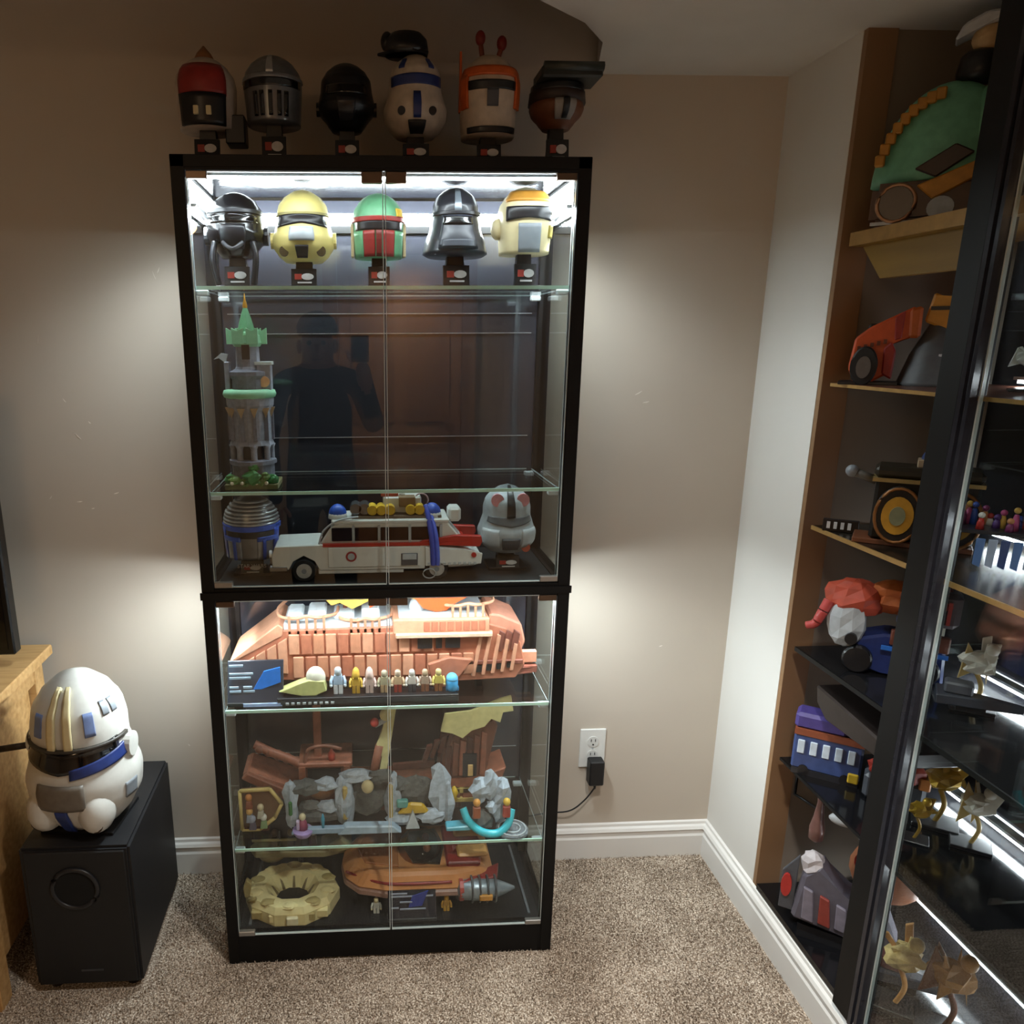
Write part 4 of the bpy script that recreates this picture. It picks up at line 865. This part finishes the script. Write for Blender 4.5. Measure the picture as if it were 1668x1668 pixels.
def pH(t, sf, w, s, h):
    patch(t, sf, 'visor', GLB, -1.25, 1.25, lambda a: .44+.05*abs(a), lambda a: .57+.03*abs(a), 3, nx=20)
    patch(t, sf, 'visor_trim', NAVY, .2, 1.5, lambda a: .40+.05*abs(a), lambda a: .46+.06*abs(a), 4, nx=16)
    patch(t, sf, 'brow_rim', mt('#3a352e', .5), -1.55, 1.55, .58, .60, 5, nx=20, nt=2)
    patch(t, sf, 'mouth_plate', mt('#6a6258', .5), -.42, .42, .22, .38, 4); patch(t, sf, 'chin_line', NAVY, -.1, .1, .02, .22, 5)
    for a in (-.12, .22): patch(t, sf, 'dome_ridge', CREAM2, a-.08, a+.08, .6, .93, 5, nx=4, nt=14)
    for a in (.55, -.6): patch(t, sf, 'dome_mark', mt('#6a7ba4', .5), a, a+.22, .66, .8, 1.6)
    for a in (1.0, 1.25): patch(t, sf, 'dome_mark', MGREY, a, a+.16, .76, .84, 1.6)
    patch(t, sf, 'cheek_mark', MGREY, 1.15, 1.45, .2, .3, 2)
    vents(t, sf, mt('#5a4c3c', .5), .62, .1, w*.07)
    for s_ in (-1, 1):
        x, y, z = sf(s_*.62, .14, 2); t.sph('cheek_pod', WHITE, x*.86, y*.82, z+6, w*.16, w*.2, w*.19)
        t.disc('pod_vent', mt('#3c3228', .6), (x*.95, y*1.13, z-6), w*.075, 6, 'y', 16)
        t.disc('ear_cap', WHITE, (s_*w*.43, 0, s+(h-s)*.5), w*.1, w*.09, 'x', 18)
    t.tube('side_antenna', mt('#2c221c', .4), [(-w*.45,-6,h*.5),(-w*.75,-12,h*.47)], 5)
helm('large white helmet with navy visor trim sitting on the subwoofer', 152, 1352, 1122, 176, .06, 'jaw', WHITE, .392, None, pH, 8, name='large_helmet', rz=-.12, dep=1.0)

# ------------------------------------------------------------------ recessed display shelves on the right
cs = T('recessed_display_case', 'black framed display case with shelves in the right wall recess', 'cabinet', (0,0,0))
XF, XB = .958, 1.262
cs.box('front_post', BK, .935, .985, -.352, -.297, .11, CZ-.01, bev=.002); cs.box('post_bead', mt('#2a2a30', .15), .934, .94, -.362, -.352, .11, CZ-.01)
cs.box('post_bead', mt('#2a2a30', .15), .936, .95, -.376, -.368, .11, CZ-.01)
cs.box('rear_panel', mt('#1c1c20', .15, var=.1, scale=6), XB-.012, XB, -1.2, -.035, .12, CZ-.01); cs.box('bottom_panel', mt('#121214', .12), XF-.01, XB, -1.2, .06, .106, .125)
gd = cs.box('door', G, .951, .956, -1.19, -.38, .13, CZ-.02, label='clear glass door'); cs.box('door_edge', GS, .9505, .9565, -.38, -.377, .13, CZ-.02, par=gd)
YW = wood('shelf_wood', '#7d6024', '#94742c', (5, .6, 5))
SH = [(1.693, .026, YW), (1.392, .007, mt('#6a4030', .3)), (1.078, .009, mt('#1a1712', .25)), (.785, .01, mt('#18181a', .12)), (.495, .007, mt('#121214', .12))]
for z, th, m_ in SH:
    s_ = cs.box('shelf', m_, XF+.004, XB-.012, -1.19, .05, z-th, z)
    cs.box('shelf_nosing', mt('#a8844c', .3, .3) if z > 1 else BK, XF, XF+.004, -1.19, .05, z-th, z, par=s_)
cs.ext('shelf_bracket', YW, [(.05,1.667),(-.29,1.667),(-.29,1.60),(-.02,1.60)], XF+.03, XF+.05, 'x')
cs.ext('lower_bracket', mt('#2c2523', .3), [(-.02,.72),(-.3,.70),(-.3,.665),(-.07,.655),(-.03,.68)], XF+.02, XB-.02, 'x', bev=.004)
cs.tube('wire_bracket', BK, [(.99,.02,.49),(.99,.02,.41),(.99,-.07,.43),(.99,-.12,.488)], .004)
for z in (1.417, 1.115, .826, .536, .235):
    b = cs.box('led_channel', LGREY, XB-.04, XB-.02, -1.1, -.12, z-.012, z-.006); cs.box('led_diffuser', emit('led_niche', COOL, LED_NICHE), XB-.039, XB-.021, -1.09, -.13, z-.018, z-.012, par=b)
def niche(name, label, cat, X, Y, Z, group=None): return T(name, label, cat, (X,Y,Z), 'px', rz=-.62, group=group)
# top shelf: green domed model on a brown base
t = niche('domed_model', 'green and gold domed model on brown base, top right shelf', 'model', 1.05, -.05, 1.693)
GRN, GLDB = mt('#6fb091', .45), mt('#b07a24', .5)
t.sph('dome', GRN, 6, 0, 70, 96, 60, 160, lo=0, n=24, m=14); t.sph('side_dome', mt('#6aa884', .4), 60, -14, 90, 40, 40, 130, lo=0)
for i in range(9): 
    a = .35+i*.13; t.box('gold_rib', GLDB, 6-92*math.cos(a)-6, 6-92*math.cos(a)+8, -46, -30, 70+150*math.sin(a)-22, 70+150*math.sin(a)-4, bev=2)
t.box('brown_base', mt('#4a2a1c', .4), -84, 84, -56, 50, 0, 70, bev=10, seg=2); t.disc('porthole', mt('#2a1a14', .3), (-48,-58,34), 28, 6, 'y', 20); t.tube('porthole_rim', mt('#a07a5c', .3, .5), [(-48+26*math.cos(a*PI/10),-62,34+30*math.sin(a*PI/10)) for a in range(20)], 3, closed=True)
t.ext('gold_wedge', OCHRE, [(-24,60),(60,96),(70,76),(0,36)], -62, -54, bev=2); t.ext('dark_wedge', mt('#2c1712', .4), [(-30,86),(20,120),(46,104),(0,70)], -66, -58, bev=2); t.disc('silver_boss', LGREY, (12,-60,22), 18, 6, 'y', 18); t.box('metal_foot', LGREY, -80, 50, -62, -54, 0, 5)
q = t.loc+Vector((.035, -.02, 225*t.kz))
t2 = T('small_bust', 'small white capped bust with tan face on the green dome', 'model', q, t.k, t.kz, rz=-.62)
t2.lathe('collar', BLK, [(26,0),(30,14),(26,40),(20,46)], 0, 0, 18); t2.sph('face', mt('#c9a878', .5), 6, -8, 62, 22, 20, 22); t2.ext('cap', mt('#c9cdd4', .4), [(-38,62),(-28,86),(0,100),(28,98),(22,84),(-14,72)], -24, 18, bev=4)
# second shelf: orange toy and grey cone
t = niche('orange_roller', 'orange toy vehicle with big black wheel, second right shelf', 'toy vehicle', 1.02, -.015, 1.392); t.k *= .8; t.kz *= .9
ORG, ORD = mt('#b8481c', .45), mt('#8a2018', .45)
t.ext('body', ORG, [(-56,30),(-50,84),(-26,104),(46,140),(50,86),(6,74),(14,20),(-20,0),(-44,4)], -24, 24, bev=4); t.ext('red_collar', ORD, [(14,120),(30,132),(30,84),(18,80)], -27, 27, bev=2); t.ext('muzzle', mt('#a8501c', .5), [(36,134),(58,140),(60,84),(40,84)], -28, 28, bev=5)
wh = t.disc('wheel', mt('#141414', .6), (-28,-30,34), 24, 16, 'y', 24, bev=3, rz=36); t.disc('hub', mt('#5a5450', .4), (-28,-39,32), 13, 4, 'y', 18, par=wh, rz=20); t.ext('fender', ORD, [(4,20),(22,10),(24,60),(14,78),(2,66)], -30, -22, bev=3); t.box('hatch', BLK, -30, -10, -20, 20, 98, 110, bev=4); t.box('plinth', BLK, -70, 34, -34, 30, 0, 6, bev=1)
for i in range(5): t.box('side_dash', mt('#5c2814', .5), -44+i*11, -38+i*11, -27, -23, 62+i*3, 70+i*3)
t = niche('grey_cone_model', 'grey cone model with tan top beside the orange toy', 'model', 1.10, -.06, 1.392)
t.lathe('cone', mt('#5a5c5e', .5), [(50,0),(48,6),(36,50),(14,100),(8,106)], 0, 0, 22); t.ext('tan_top', OCHRE, [(-22,104),(-14,150),(8,140),(30,160),(34,100),(10,90)], -16, 16, bev=3); t.box('dark_slot', BLK, -16, 18, -19, -15, 122, 128); t.box('marker_light', OFFW, 4, 22, -36, -30, 48, 52)
# third shelf: black case with yellow wheels
t = niche('wheeled_case', 'black and gold wheeled toy case with blue dome, third right shelf', 'toy vehicle', 1.065, -.13, 1.078)
t.box('body', mt('#14120f', .35), -62, 78, -28, 34, 8, 108, bev=5); t.box('lid', mt('#2a2419', .4), -66, 80, -32, 36, 108, 126, bev=6); t.box('gold_band', mt('#a8905c', .35, .4), -67, 81, -33, 36, 102, 108)
for x in (-26, 52):
    wh = t.disc('wheel', mt('#1a140e', .5), (x,-34,52), 33, 14, 'y', 28, bev=3, rz=46); t.tube('rim', mt('#8a5a2c', .4, .4), [(x+31*math.cos(a*PI/12),-42,52+43*math.sin(a*PI/12)) for a in range(24)], 2.5, closed=True, par=wh)
    t.disc('hub', mt('#b8862a', .4), (x,-42,52), 22, 6, 'y', 24, par=wh, rz=30); t.disc('hub_centre', mt('#7a7a5c', .4), (x,-46,52), 11, 4, 'y', 18, par=wh, rz=15)
t.box('dome_base', mt('#a89478', .5), -10, 36, -16, 18, 126, 138, bev=1); t.sph('blue_dome', mt('#3a4a74', .35), 16, 0, 138, 22, 20, 20, lo=0); t.tube('tow_bar', mt('#5a564e', .4), [(-62,-10,100),(-96,-10,112)], 7); t.sph('tow_knob', MGREY, -98, -10, 113, 10); t.box('chassis', mt('#6a3e26', .4), -84, 80, -30, 36, 0, 8, bev=1)
t = niche('small_plaque', 'tiny dark plaque with white marks beside the wheeled case', 'plaque', .985, -.015, 1.078)
t.box('panel', mt('#1c120e', .4), -26, 26, -4, 4, 0, 20, bev=1)
for i in range(4): t.box('white_mark', OFFW, -20+i*10, -15+i*10, -5.5, -3.5, 5, 16)
# fourth shelf: red and grey beast-like car
t = niche('beast_car', 'red, grey and blue toy vehicle with curled red nose', 'toy vehicle', 1.072, -.09, .785)
t.ext('body', NAVY, [(-40,10),(-46,50),(0,66),(80,60),(84,0),(0,4)], -26, 28, bev=4); t.blob('red_hood', mt('#a8432c', .5), (-50,-6,110), (44,34,30), 3, .18); t.blob('orange_hood', mt('#b8602c', .5), (0,0,118), (36,30,26), 6, .2); t.blob('red_back', mt('#a03a34', .5), (46,0,124), (42,30,26), 9, .15)
t.blob('grey_mask', LGREY, (-56,-26,76), (30,18,40), 4, .12); t.disc('mask_eye', BLK, (-46,-46,56), 9, 6, 'y', 14); t.tube('curled_nose', mt('#b04440', .45), bez([(-84,-24,104),(-92,-30,84),(-100,-30,66),(-112,-28,60)]), 9, r1=6)
t.blob('blue_load', mt('#5a74b0', .5), (36,-20,92), (30,18,22), 12, .2); t.box('vent_block', mt('#4a3a3c', .5), 46, 92, -18, 24, 84, 138, bev=8)
for i in range(3): t.box('red_slat', mt('#b03a30', .5), 50+i*12, 55+i*12, -22, -17, 92, 126)
t.box('brown_step', mt('#6a3828', .5), 6, 84, -34, -22, 52, 76, bev=2); t.box('blue_stripe', mt('#2c6ac0', .35), -4, 84, -36, -32, 44, 50); t.disc('wheel', BLK, (-34,-32,22), 22, 14, 'y', 20, bev=3); t.disc('wheel', BLK, (58,-32,20), 20, 14, 'y', 20, bev=3)
# fifth shelf: boxy bus and red fins
t = niche('toy_bus', 'purple and blue boxy toy bus on the fifth right shelf', 'toy vehicle', 1.02, -.03, .495); t.k *= .85; t.kz *= .95
t.box('body', mt('#3a4a78', .4), -56, 60, -24, 24, 8, 76, bev=4); t.box('roof', mt('#4a3f80', .4), -58, 30, -22, 26, 74, 100, bev=6); t.box('orange_band', mt('#8a4a30', .5), -56, 60, -26, 24, 66, 76)
for i in range(5): t.box('bus_window', mt('#c3d0dc', .2), -48+i*21, -36+i*21, -27, -23, 36, 58, bev=1)
t.box('skirt', CHAR, -54, 58, -25, 25, 0, 10); t.box('gold_lamp', YEL, 40, 58, -28, -22, 6, 22, bev=2)
for x in (-34, 36): t.disc('wheel', BLK, (x,-22,8), 9, 8, 'y', 16)
t = niche('red_fin_model', 'pair of red fins on a grey model behind the bus', 'model', 1.10, -.15, .495)
t.blob('upper_fin', mt('#a8362c', .4), (-12,0,96), (34,14,16), 2, .15); t.blob('lower_fin', mt('#a03428', .4), (0,-4,54), (40,16,22), 5, .15); t.box('body', DGREY, -40, 46, -10, 34, 0, 40, bev=6); t.box('orange_tip', mt('#b8743c', .5), 34, 50, -12, 6, 34, 52, bev=2); t.tube('spar', BLK, [(-10,10,38),(-10,6,100)], 3); t.tube('arm', BLK, bez([(-6,0,104),(20,0,116),(44,4,106)]), 2)
q = Vector((.985, -.09, .488))
t = T('hanging_pendant', 'brown drop pendant hanging under the fifth shelf', 'pendant', q, 'px', rz=-.62)
t.lathe('drop', mt('#6a4a44', .3), [(2,-86),(11,-80),(12,-62),(8,-44),(5,-20),(7,0)], 0, 0, 14)
# bottom: grey ship and red-striped shuttle
t = niche('grey_ship_model', 'grey and red ship model on the lowest shelf', 'model ship', 1.05, -.13, .125)
t.ext('hull', mt('#5a5660', .5), [(-72,16),(-62,90),(-40,110),(0,70),(60,60),(80,20),(60,6)], -22, 26, bev=6); t.blob('prow', mt('#b9b2b4', .5), (-52,-6,104), (18,16,18), 4, .2)
for i in range(5): t.ext('hull_plate', (mt('#7a7480', .5), mt('#8a3a30', .5))[i%2], [(-56+i*24,24),(-38+i*24,22),(-44+i*24,70-i*6),(-58+i*24,74-i*6)], -27, -21, bev=1.5)
t.box('cradle', BLK, -60, 60, -18, 20, 0, 10); t.disc('red_lamp', mt('#b0302a', .4), (-84,-10,60), 8, 6, 'y', 16, rz=18); t.ext('side_wing', DGREY, [(-92,20),(-70,20),(-70,110),(-92,80)], -8, -2, bev=1)
t = niche('striped_shuttle', 'tan shuttle model with red and blue stripes on lowest shelf', 'model ship', 1.15, -.12, .125)
t.sph('body', mt('#a86a4a', .5), 0, 0, 96, 54, 36, 46); t.tube('red_stripe', mt('#a82a22', .5), bez([(-44,-24,112),(-20,-34,118),(20,-34,124),(44,-24,128)]), 8); t.sph('blue_window', mt('#3a4a5c', .2), 0, -30, 122, 16, 10, 10); t.ext('fin', mt('#b8542c', .5), [(34,120),(52,126),(50,166),(40,160)], -4, 4, bev=1); t.lathe('stalk', CHAR, [(20,0),(16,6),(6,12),(6,56)], 0, 0, 14); t.sph('white_pod', OFFW, -70, 10, 150, 22, 10, 9); t.tube('pod_arm', LGREY, [(-60,10,146),(-20,6,110)], 3)
# models seen beyond the post
def gold_fig(label, X, Y, Z, seed, mats, s=1.):
    t = niche('gold_model', label, 'model', X, Y, Z); t.k *= s; t.kz *= s; rnd = random.Random(seed)
    t.box('base', BLK, -26, 26, -20, 20, 0, 5, bev=1); t.tube('stem', mats[1], bez([(0,0,4),(6,-4,30),(-4,0,52)]), 3)
    t.blob('body', mats[0], (0,0,62), (20,14,16), seed, .35)
    for i in range(4):
        a = rnd.uniform(0, 6.28); L = rnd.uniform(26, 40)
        t.ext('wing', mats[i % 2], [(0,62),(L*.5*math.cos(a)-6, 62+L*.6*abs(math.sin(a))+10),(L*math.cos(a), 62+L*math.sin(a)),(L*.5*math.cos(a)+6, 58+L*.3*math.sin(a))], -10+i*6, -6+i*6, bev=.8)
    t.sph('head', mats[0], 10, -8, 84, 8)
GO = (mt('#b8922c', .35, .4), mt('#8a6a20', .4, .3)); WG = (mt('#c9c3b4', .4), mt('#b09458', .4)); CRM = (mt('#d0b878', .5), mt('#c08a4c', .5))
gold_fig('winged gold model right of the black post, tall one', 1.14, -.235, .495, 4, GO, 1.25)
gold_fig('small gold model beside the black post on fifth shelf', 1.06, -.285, .495, 9, GO, .8)
gold_fig('white and tan winged model at right edge, fifth shelf', 1.16, -.31, .495, 14, WG, 1.1)
gold_fig('cream winged model at the right edge, fourth shelf', 1.13, -.28, .785, 21, WG, 1.2)
gold_fig('cream figure cluster on the lowest shelf beyond the post', 1.05, -.33, .125, 31, CRM, 1.3)
gold_fig('brown and gold model in the bottom right corner', 1.1, -.40, .125, 37, (mt('#a8783c', .5), mt('#6a3a22', .5)), 1.5)
gold_fig('green and white model under the second shelf at right edge', 1.12, -.27, 1.392, 41, (mt('#c9d4d0', .3), mt('#3a6a9a', .4)), .9)
t = niche('toy_stage', 'small black stage table with crowd of bright toys beyond the post', 'toy stage', 1.11, -.285, 1.078)
t.box('stage_top', mt('#2a2a30', .3), -62, 62, -40, 40, 56, 62, bev=1)
for x in (-54, 54):
    for y in (-32, 32): t.box('stage_leg', CHAR, x-4, x+4, y-4, y+4, 0, 56)
rnd = random.Random(5); CC = ['#7a2a5c','#b04a7a','#2c4a9a','#a8281e','#c98a5c','#d0cfc8','#4a2a6a','#c9a44a']
for i in range(14):
    x, y = -50+i*7.5, rnd.uniform(-30, 20); h_ = rnd.uniform(12, 34)
    b = t.lathe('performer', mt(CC[i % 8], .5), [(6,0),(5,h_*.5),(3,h_*.8)], x, y, 8, z0=62); t.sph('performer_head', mt(CC[(i*3+4) % 8], .5), x, y, 62+h_, 5, n=8, m=6, par=b)
for i in range(6): t.ext('hanging_banner', mt(('#5a7ab0','#a8b4cc','#3a4a7a')[i%3], .5), [(-30+i*16,8),(-20+i*16,4),(-18+i*16,50),(-30+i*16,50)], -44, -41, bev=.8)
for X, Y, Z, lb in ((1.10,-.33,.80,'dark wedge shaped ship model on fourth shelf beyond the post'), (1.10,-.30,.13,'red nosed grey wedge ship on the lowest shelf beyond the post')):
    t = niche('wedge_ship', lb, 'model ship', X, Y, Z); t.ext('hull', mt('#3a3c44', .3), [(-60,-20),(60,0),(-60,34)], 10, 26, 'z', bev=2); t.box('bridge', mt('#5a2c2c' if Z < .5 else '#4a4c54', .4), -50, -10, -8, 20, 26, 44, bev=3); t.box('cradle', BLK, -30, 10, -6, 14, 0, 10)

# ------------------------------------------------------------------ the photographer, reflected in the cabinet
def skin(name, pts, edges, mats, parent=None, sub=2):
    me = bpy.data.meshes.new(name); me.from_pydata([p[:3] for p in pts], edges, []); o = bpy.data.objects.new(name, me); COL.objects.link(o)
    mo = o.modifiers.new('skin', 'SKIN'); o.modifiers.new('sub', 'SUBSURF').levels = sub; o.modifiers['sub'].render_levels = sub
    for i, p in enumerate(pts): v = me.skin_vertices[0].data[i]; v.radius = (p[3], p[4] if len(p) > 4 else p[3]); v.use_root = (i == 0)
    for m_ in mats: me.materials.append(m_)
    dg = bpy.context.evaluated_depsgraph_get(); ev = bpy.data.meshes.new_from_object(o.evaluated_get(dg)); o.modifiers.clear(); o.data = ev; ev.name = name
    ev.polygons.foreach_set('use_smooth', [True]*len(ev.polygons))
    if parent: o.parent = parent
    return o
SKN, SHIRT, HAIR = mt('#9a6a50', .5), mt('#14151c', .8), mt('#0d0b0a', .7)
pr_ = bpy.data.objects.new('person', None); COL.objects.link(pr_); pr_.location = (-.235, -1.90, 0)
tag(pr_, 'person in dark clothes holding up a phone, reflected in the cabinet glass', 'person')
PT = [(0,0,.88,.15,.11),(0,0,1.05,.145,.105),(0,0,1.22,.165,.11),(0,.0,1.33,.11,.08),(0,.01,1.385,.055),(0,.02,1.45,.075,.085),(0,.02,1.52,.072,.085),(0,.01,1.57,.045,.05),
      (.17,0,1.31,.06),(.25,.02,1.10,.048),(.205,.17,1.30,.038),(.19,.215,1.40,.03),
      (-.17,0,1.31,.06),(-.23,.0,1.06,.046),(-.2,.12,.86,.036),(-.19,.17,.8,.03),
      (.09,0,.80,.09),(.10,.01,.46,.06),(.10,-.02,.09,.042),(.11,.1,.045,.04),(-.09,0,.80,.09),(-.10,.01,.46,.06),(-.10,-.02,.09,.042),(-.11,.1,.045,.04)]
ED = [(0,1),(1,2),(2,3),(3,4),(4,5),(5,6),(6,7),(3,8),(8,9),(9,10),(10,11),(3,12),(12,13),(13,14),(14,15),(0,16),(16,17),(17,18),(18,19),(0,20),(20,21),(21,22),(22,23)]
bd = skin('body', PT, ED, [SHIRT, SKN], pr_)
for p in bd.data.polygons:
    cc = p.center
    if cc.z > 1.375 or (cc.y > .19 and cc.z > .7): p.material_index = 1
ht = T('hair_tmp', None, None, (0,0,0)); ho = ht.sph('hair', HAIR, 0, .005, 1.535, .088, .098, .075, lo=-.12); ho.parent = pr_; bpy.data.objects.remove(ht.o)
for s in (-1,1):
    for i in range(4):
        bx = (.19 if s > 0 else -.19); 
        fp = [(bx-.03+i*.018, .22 if s > 0 else .19, 1.405 if s > 0 else .78, .009), (bx-.034+i*.019, .245 if s > 0 else .21, 1.435+.004*(i in (1,2)) if s > 0 else .745, .008), (bx-.034+i*.019, .25 if s > 0 else .215, 1.462+.006*(i in (1,2)) if s > 0 else .715, .007)]
        skin('finger', fp, [(0,1),(1,2)], [SKN], pr_, 1)
    skin('thumb', [(bx-.03*s, .215 if s > 0 else .19, 1.4 if s > 0 else .79, .011), (bx-.055*s, .235 if s > 0 else .2, 1.42 if s > 0 else .765, .009), (bx-.06*s, .25 if s > 0 else .205, 1.445 if s > 0 else .745, .008)], [(0,1),(1,2)], [SKN], pr_, 1)
for s in (-1,1):
    e2 = T('eye_tmp', None, None, (0,0,0)); eo = e2.sph('eye', mt('#3a2e28', .4), s*.03, .093, 1.475, .011); eo.parent = pr_; er = e2.sph('ear', SKN, s*.078, .02, 1.46, .012, .02, .03); er.parent = pr_; bpy.data.objects.remove(e2.o)
e2 = T('nose_tmp', None, None, (0,0,0)); no = e2.sph('nose', SKN, 0, .105, 1.45, .013, .018, .024); no.parent = pr_; mo_ = e2.box('mouth', mt('#7a4038', .5), -.022, .022, .088, .098, 1.405, 1.412); mo_.parent = pr_; bpy.data.objects.remove(e2.o)
t = T('phone', 'black phone held up by the person behind the viewpoint', 'phone', (-.05, -1.637, 1.40))
t.box('case', mt('#0a0a0b', .3), -.036, .036, -.009, 0, .0, .105, bev=.003); t.box('screen', mt('#101014', .1), -.033, .033, -.0096, -.0088, .004, .101); t.box('camera_bump', BLK, -.03, -.005, 0, .003, .075, .1, bev=.001)
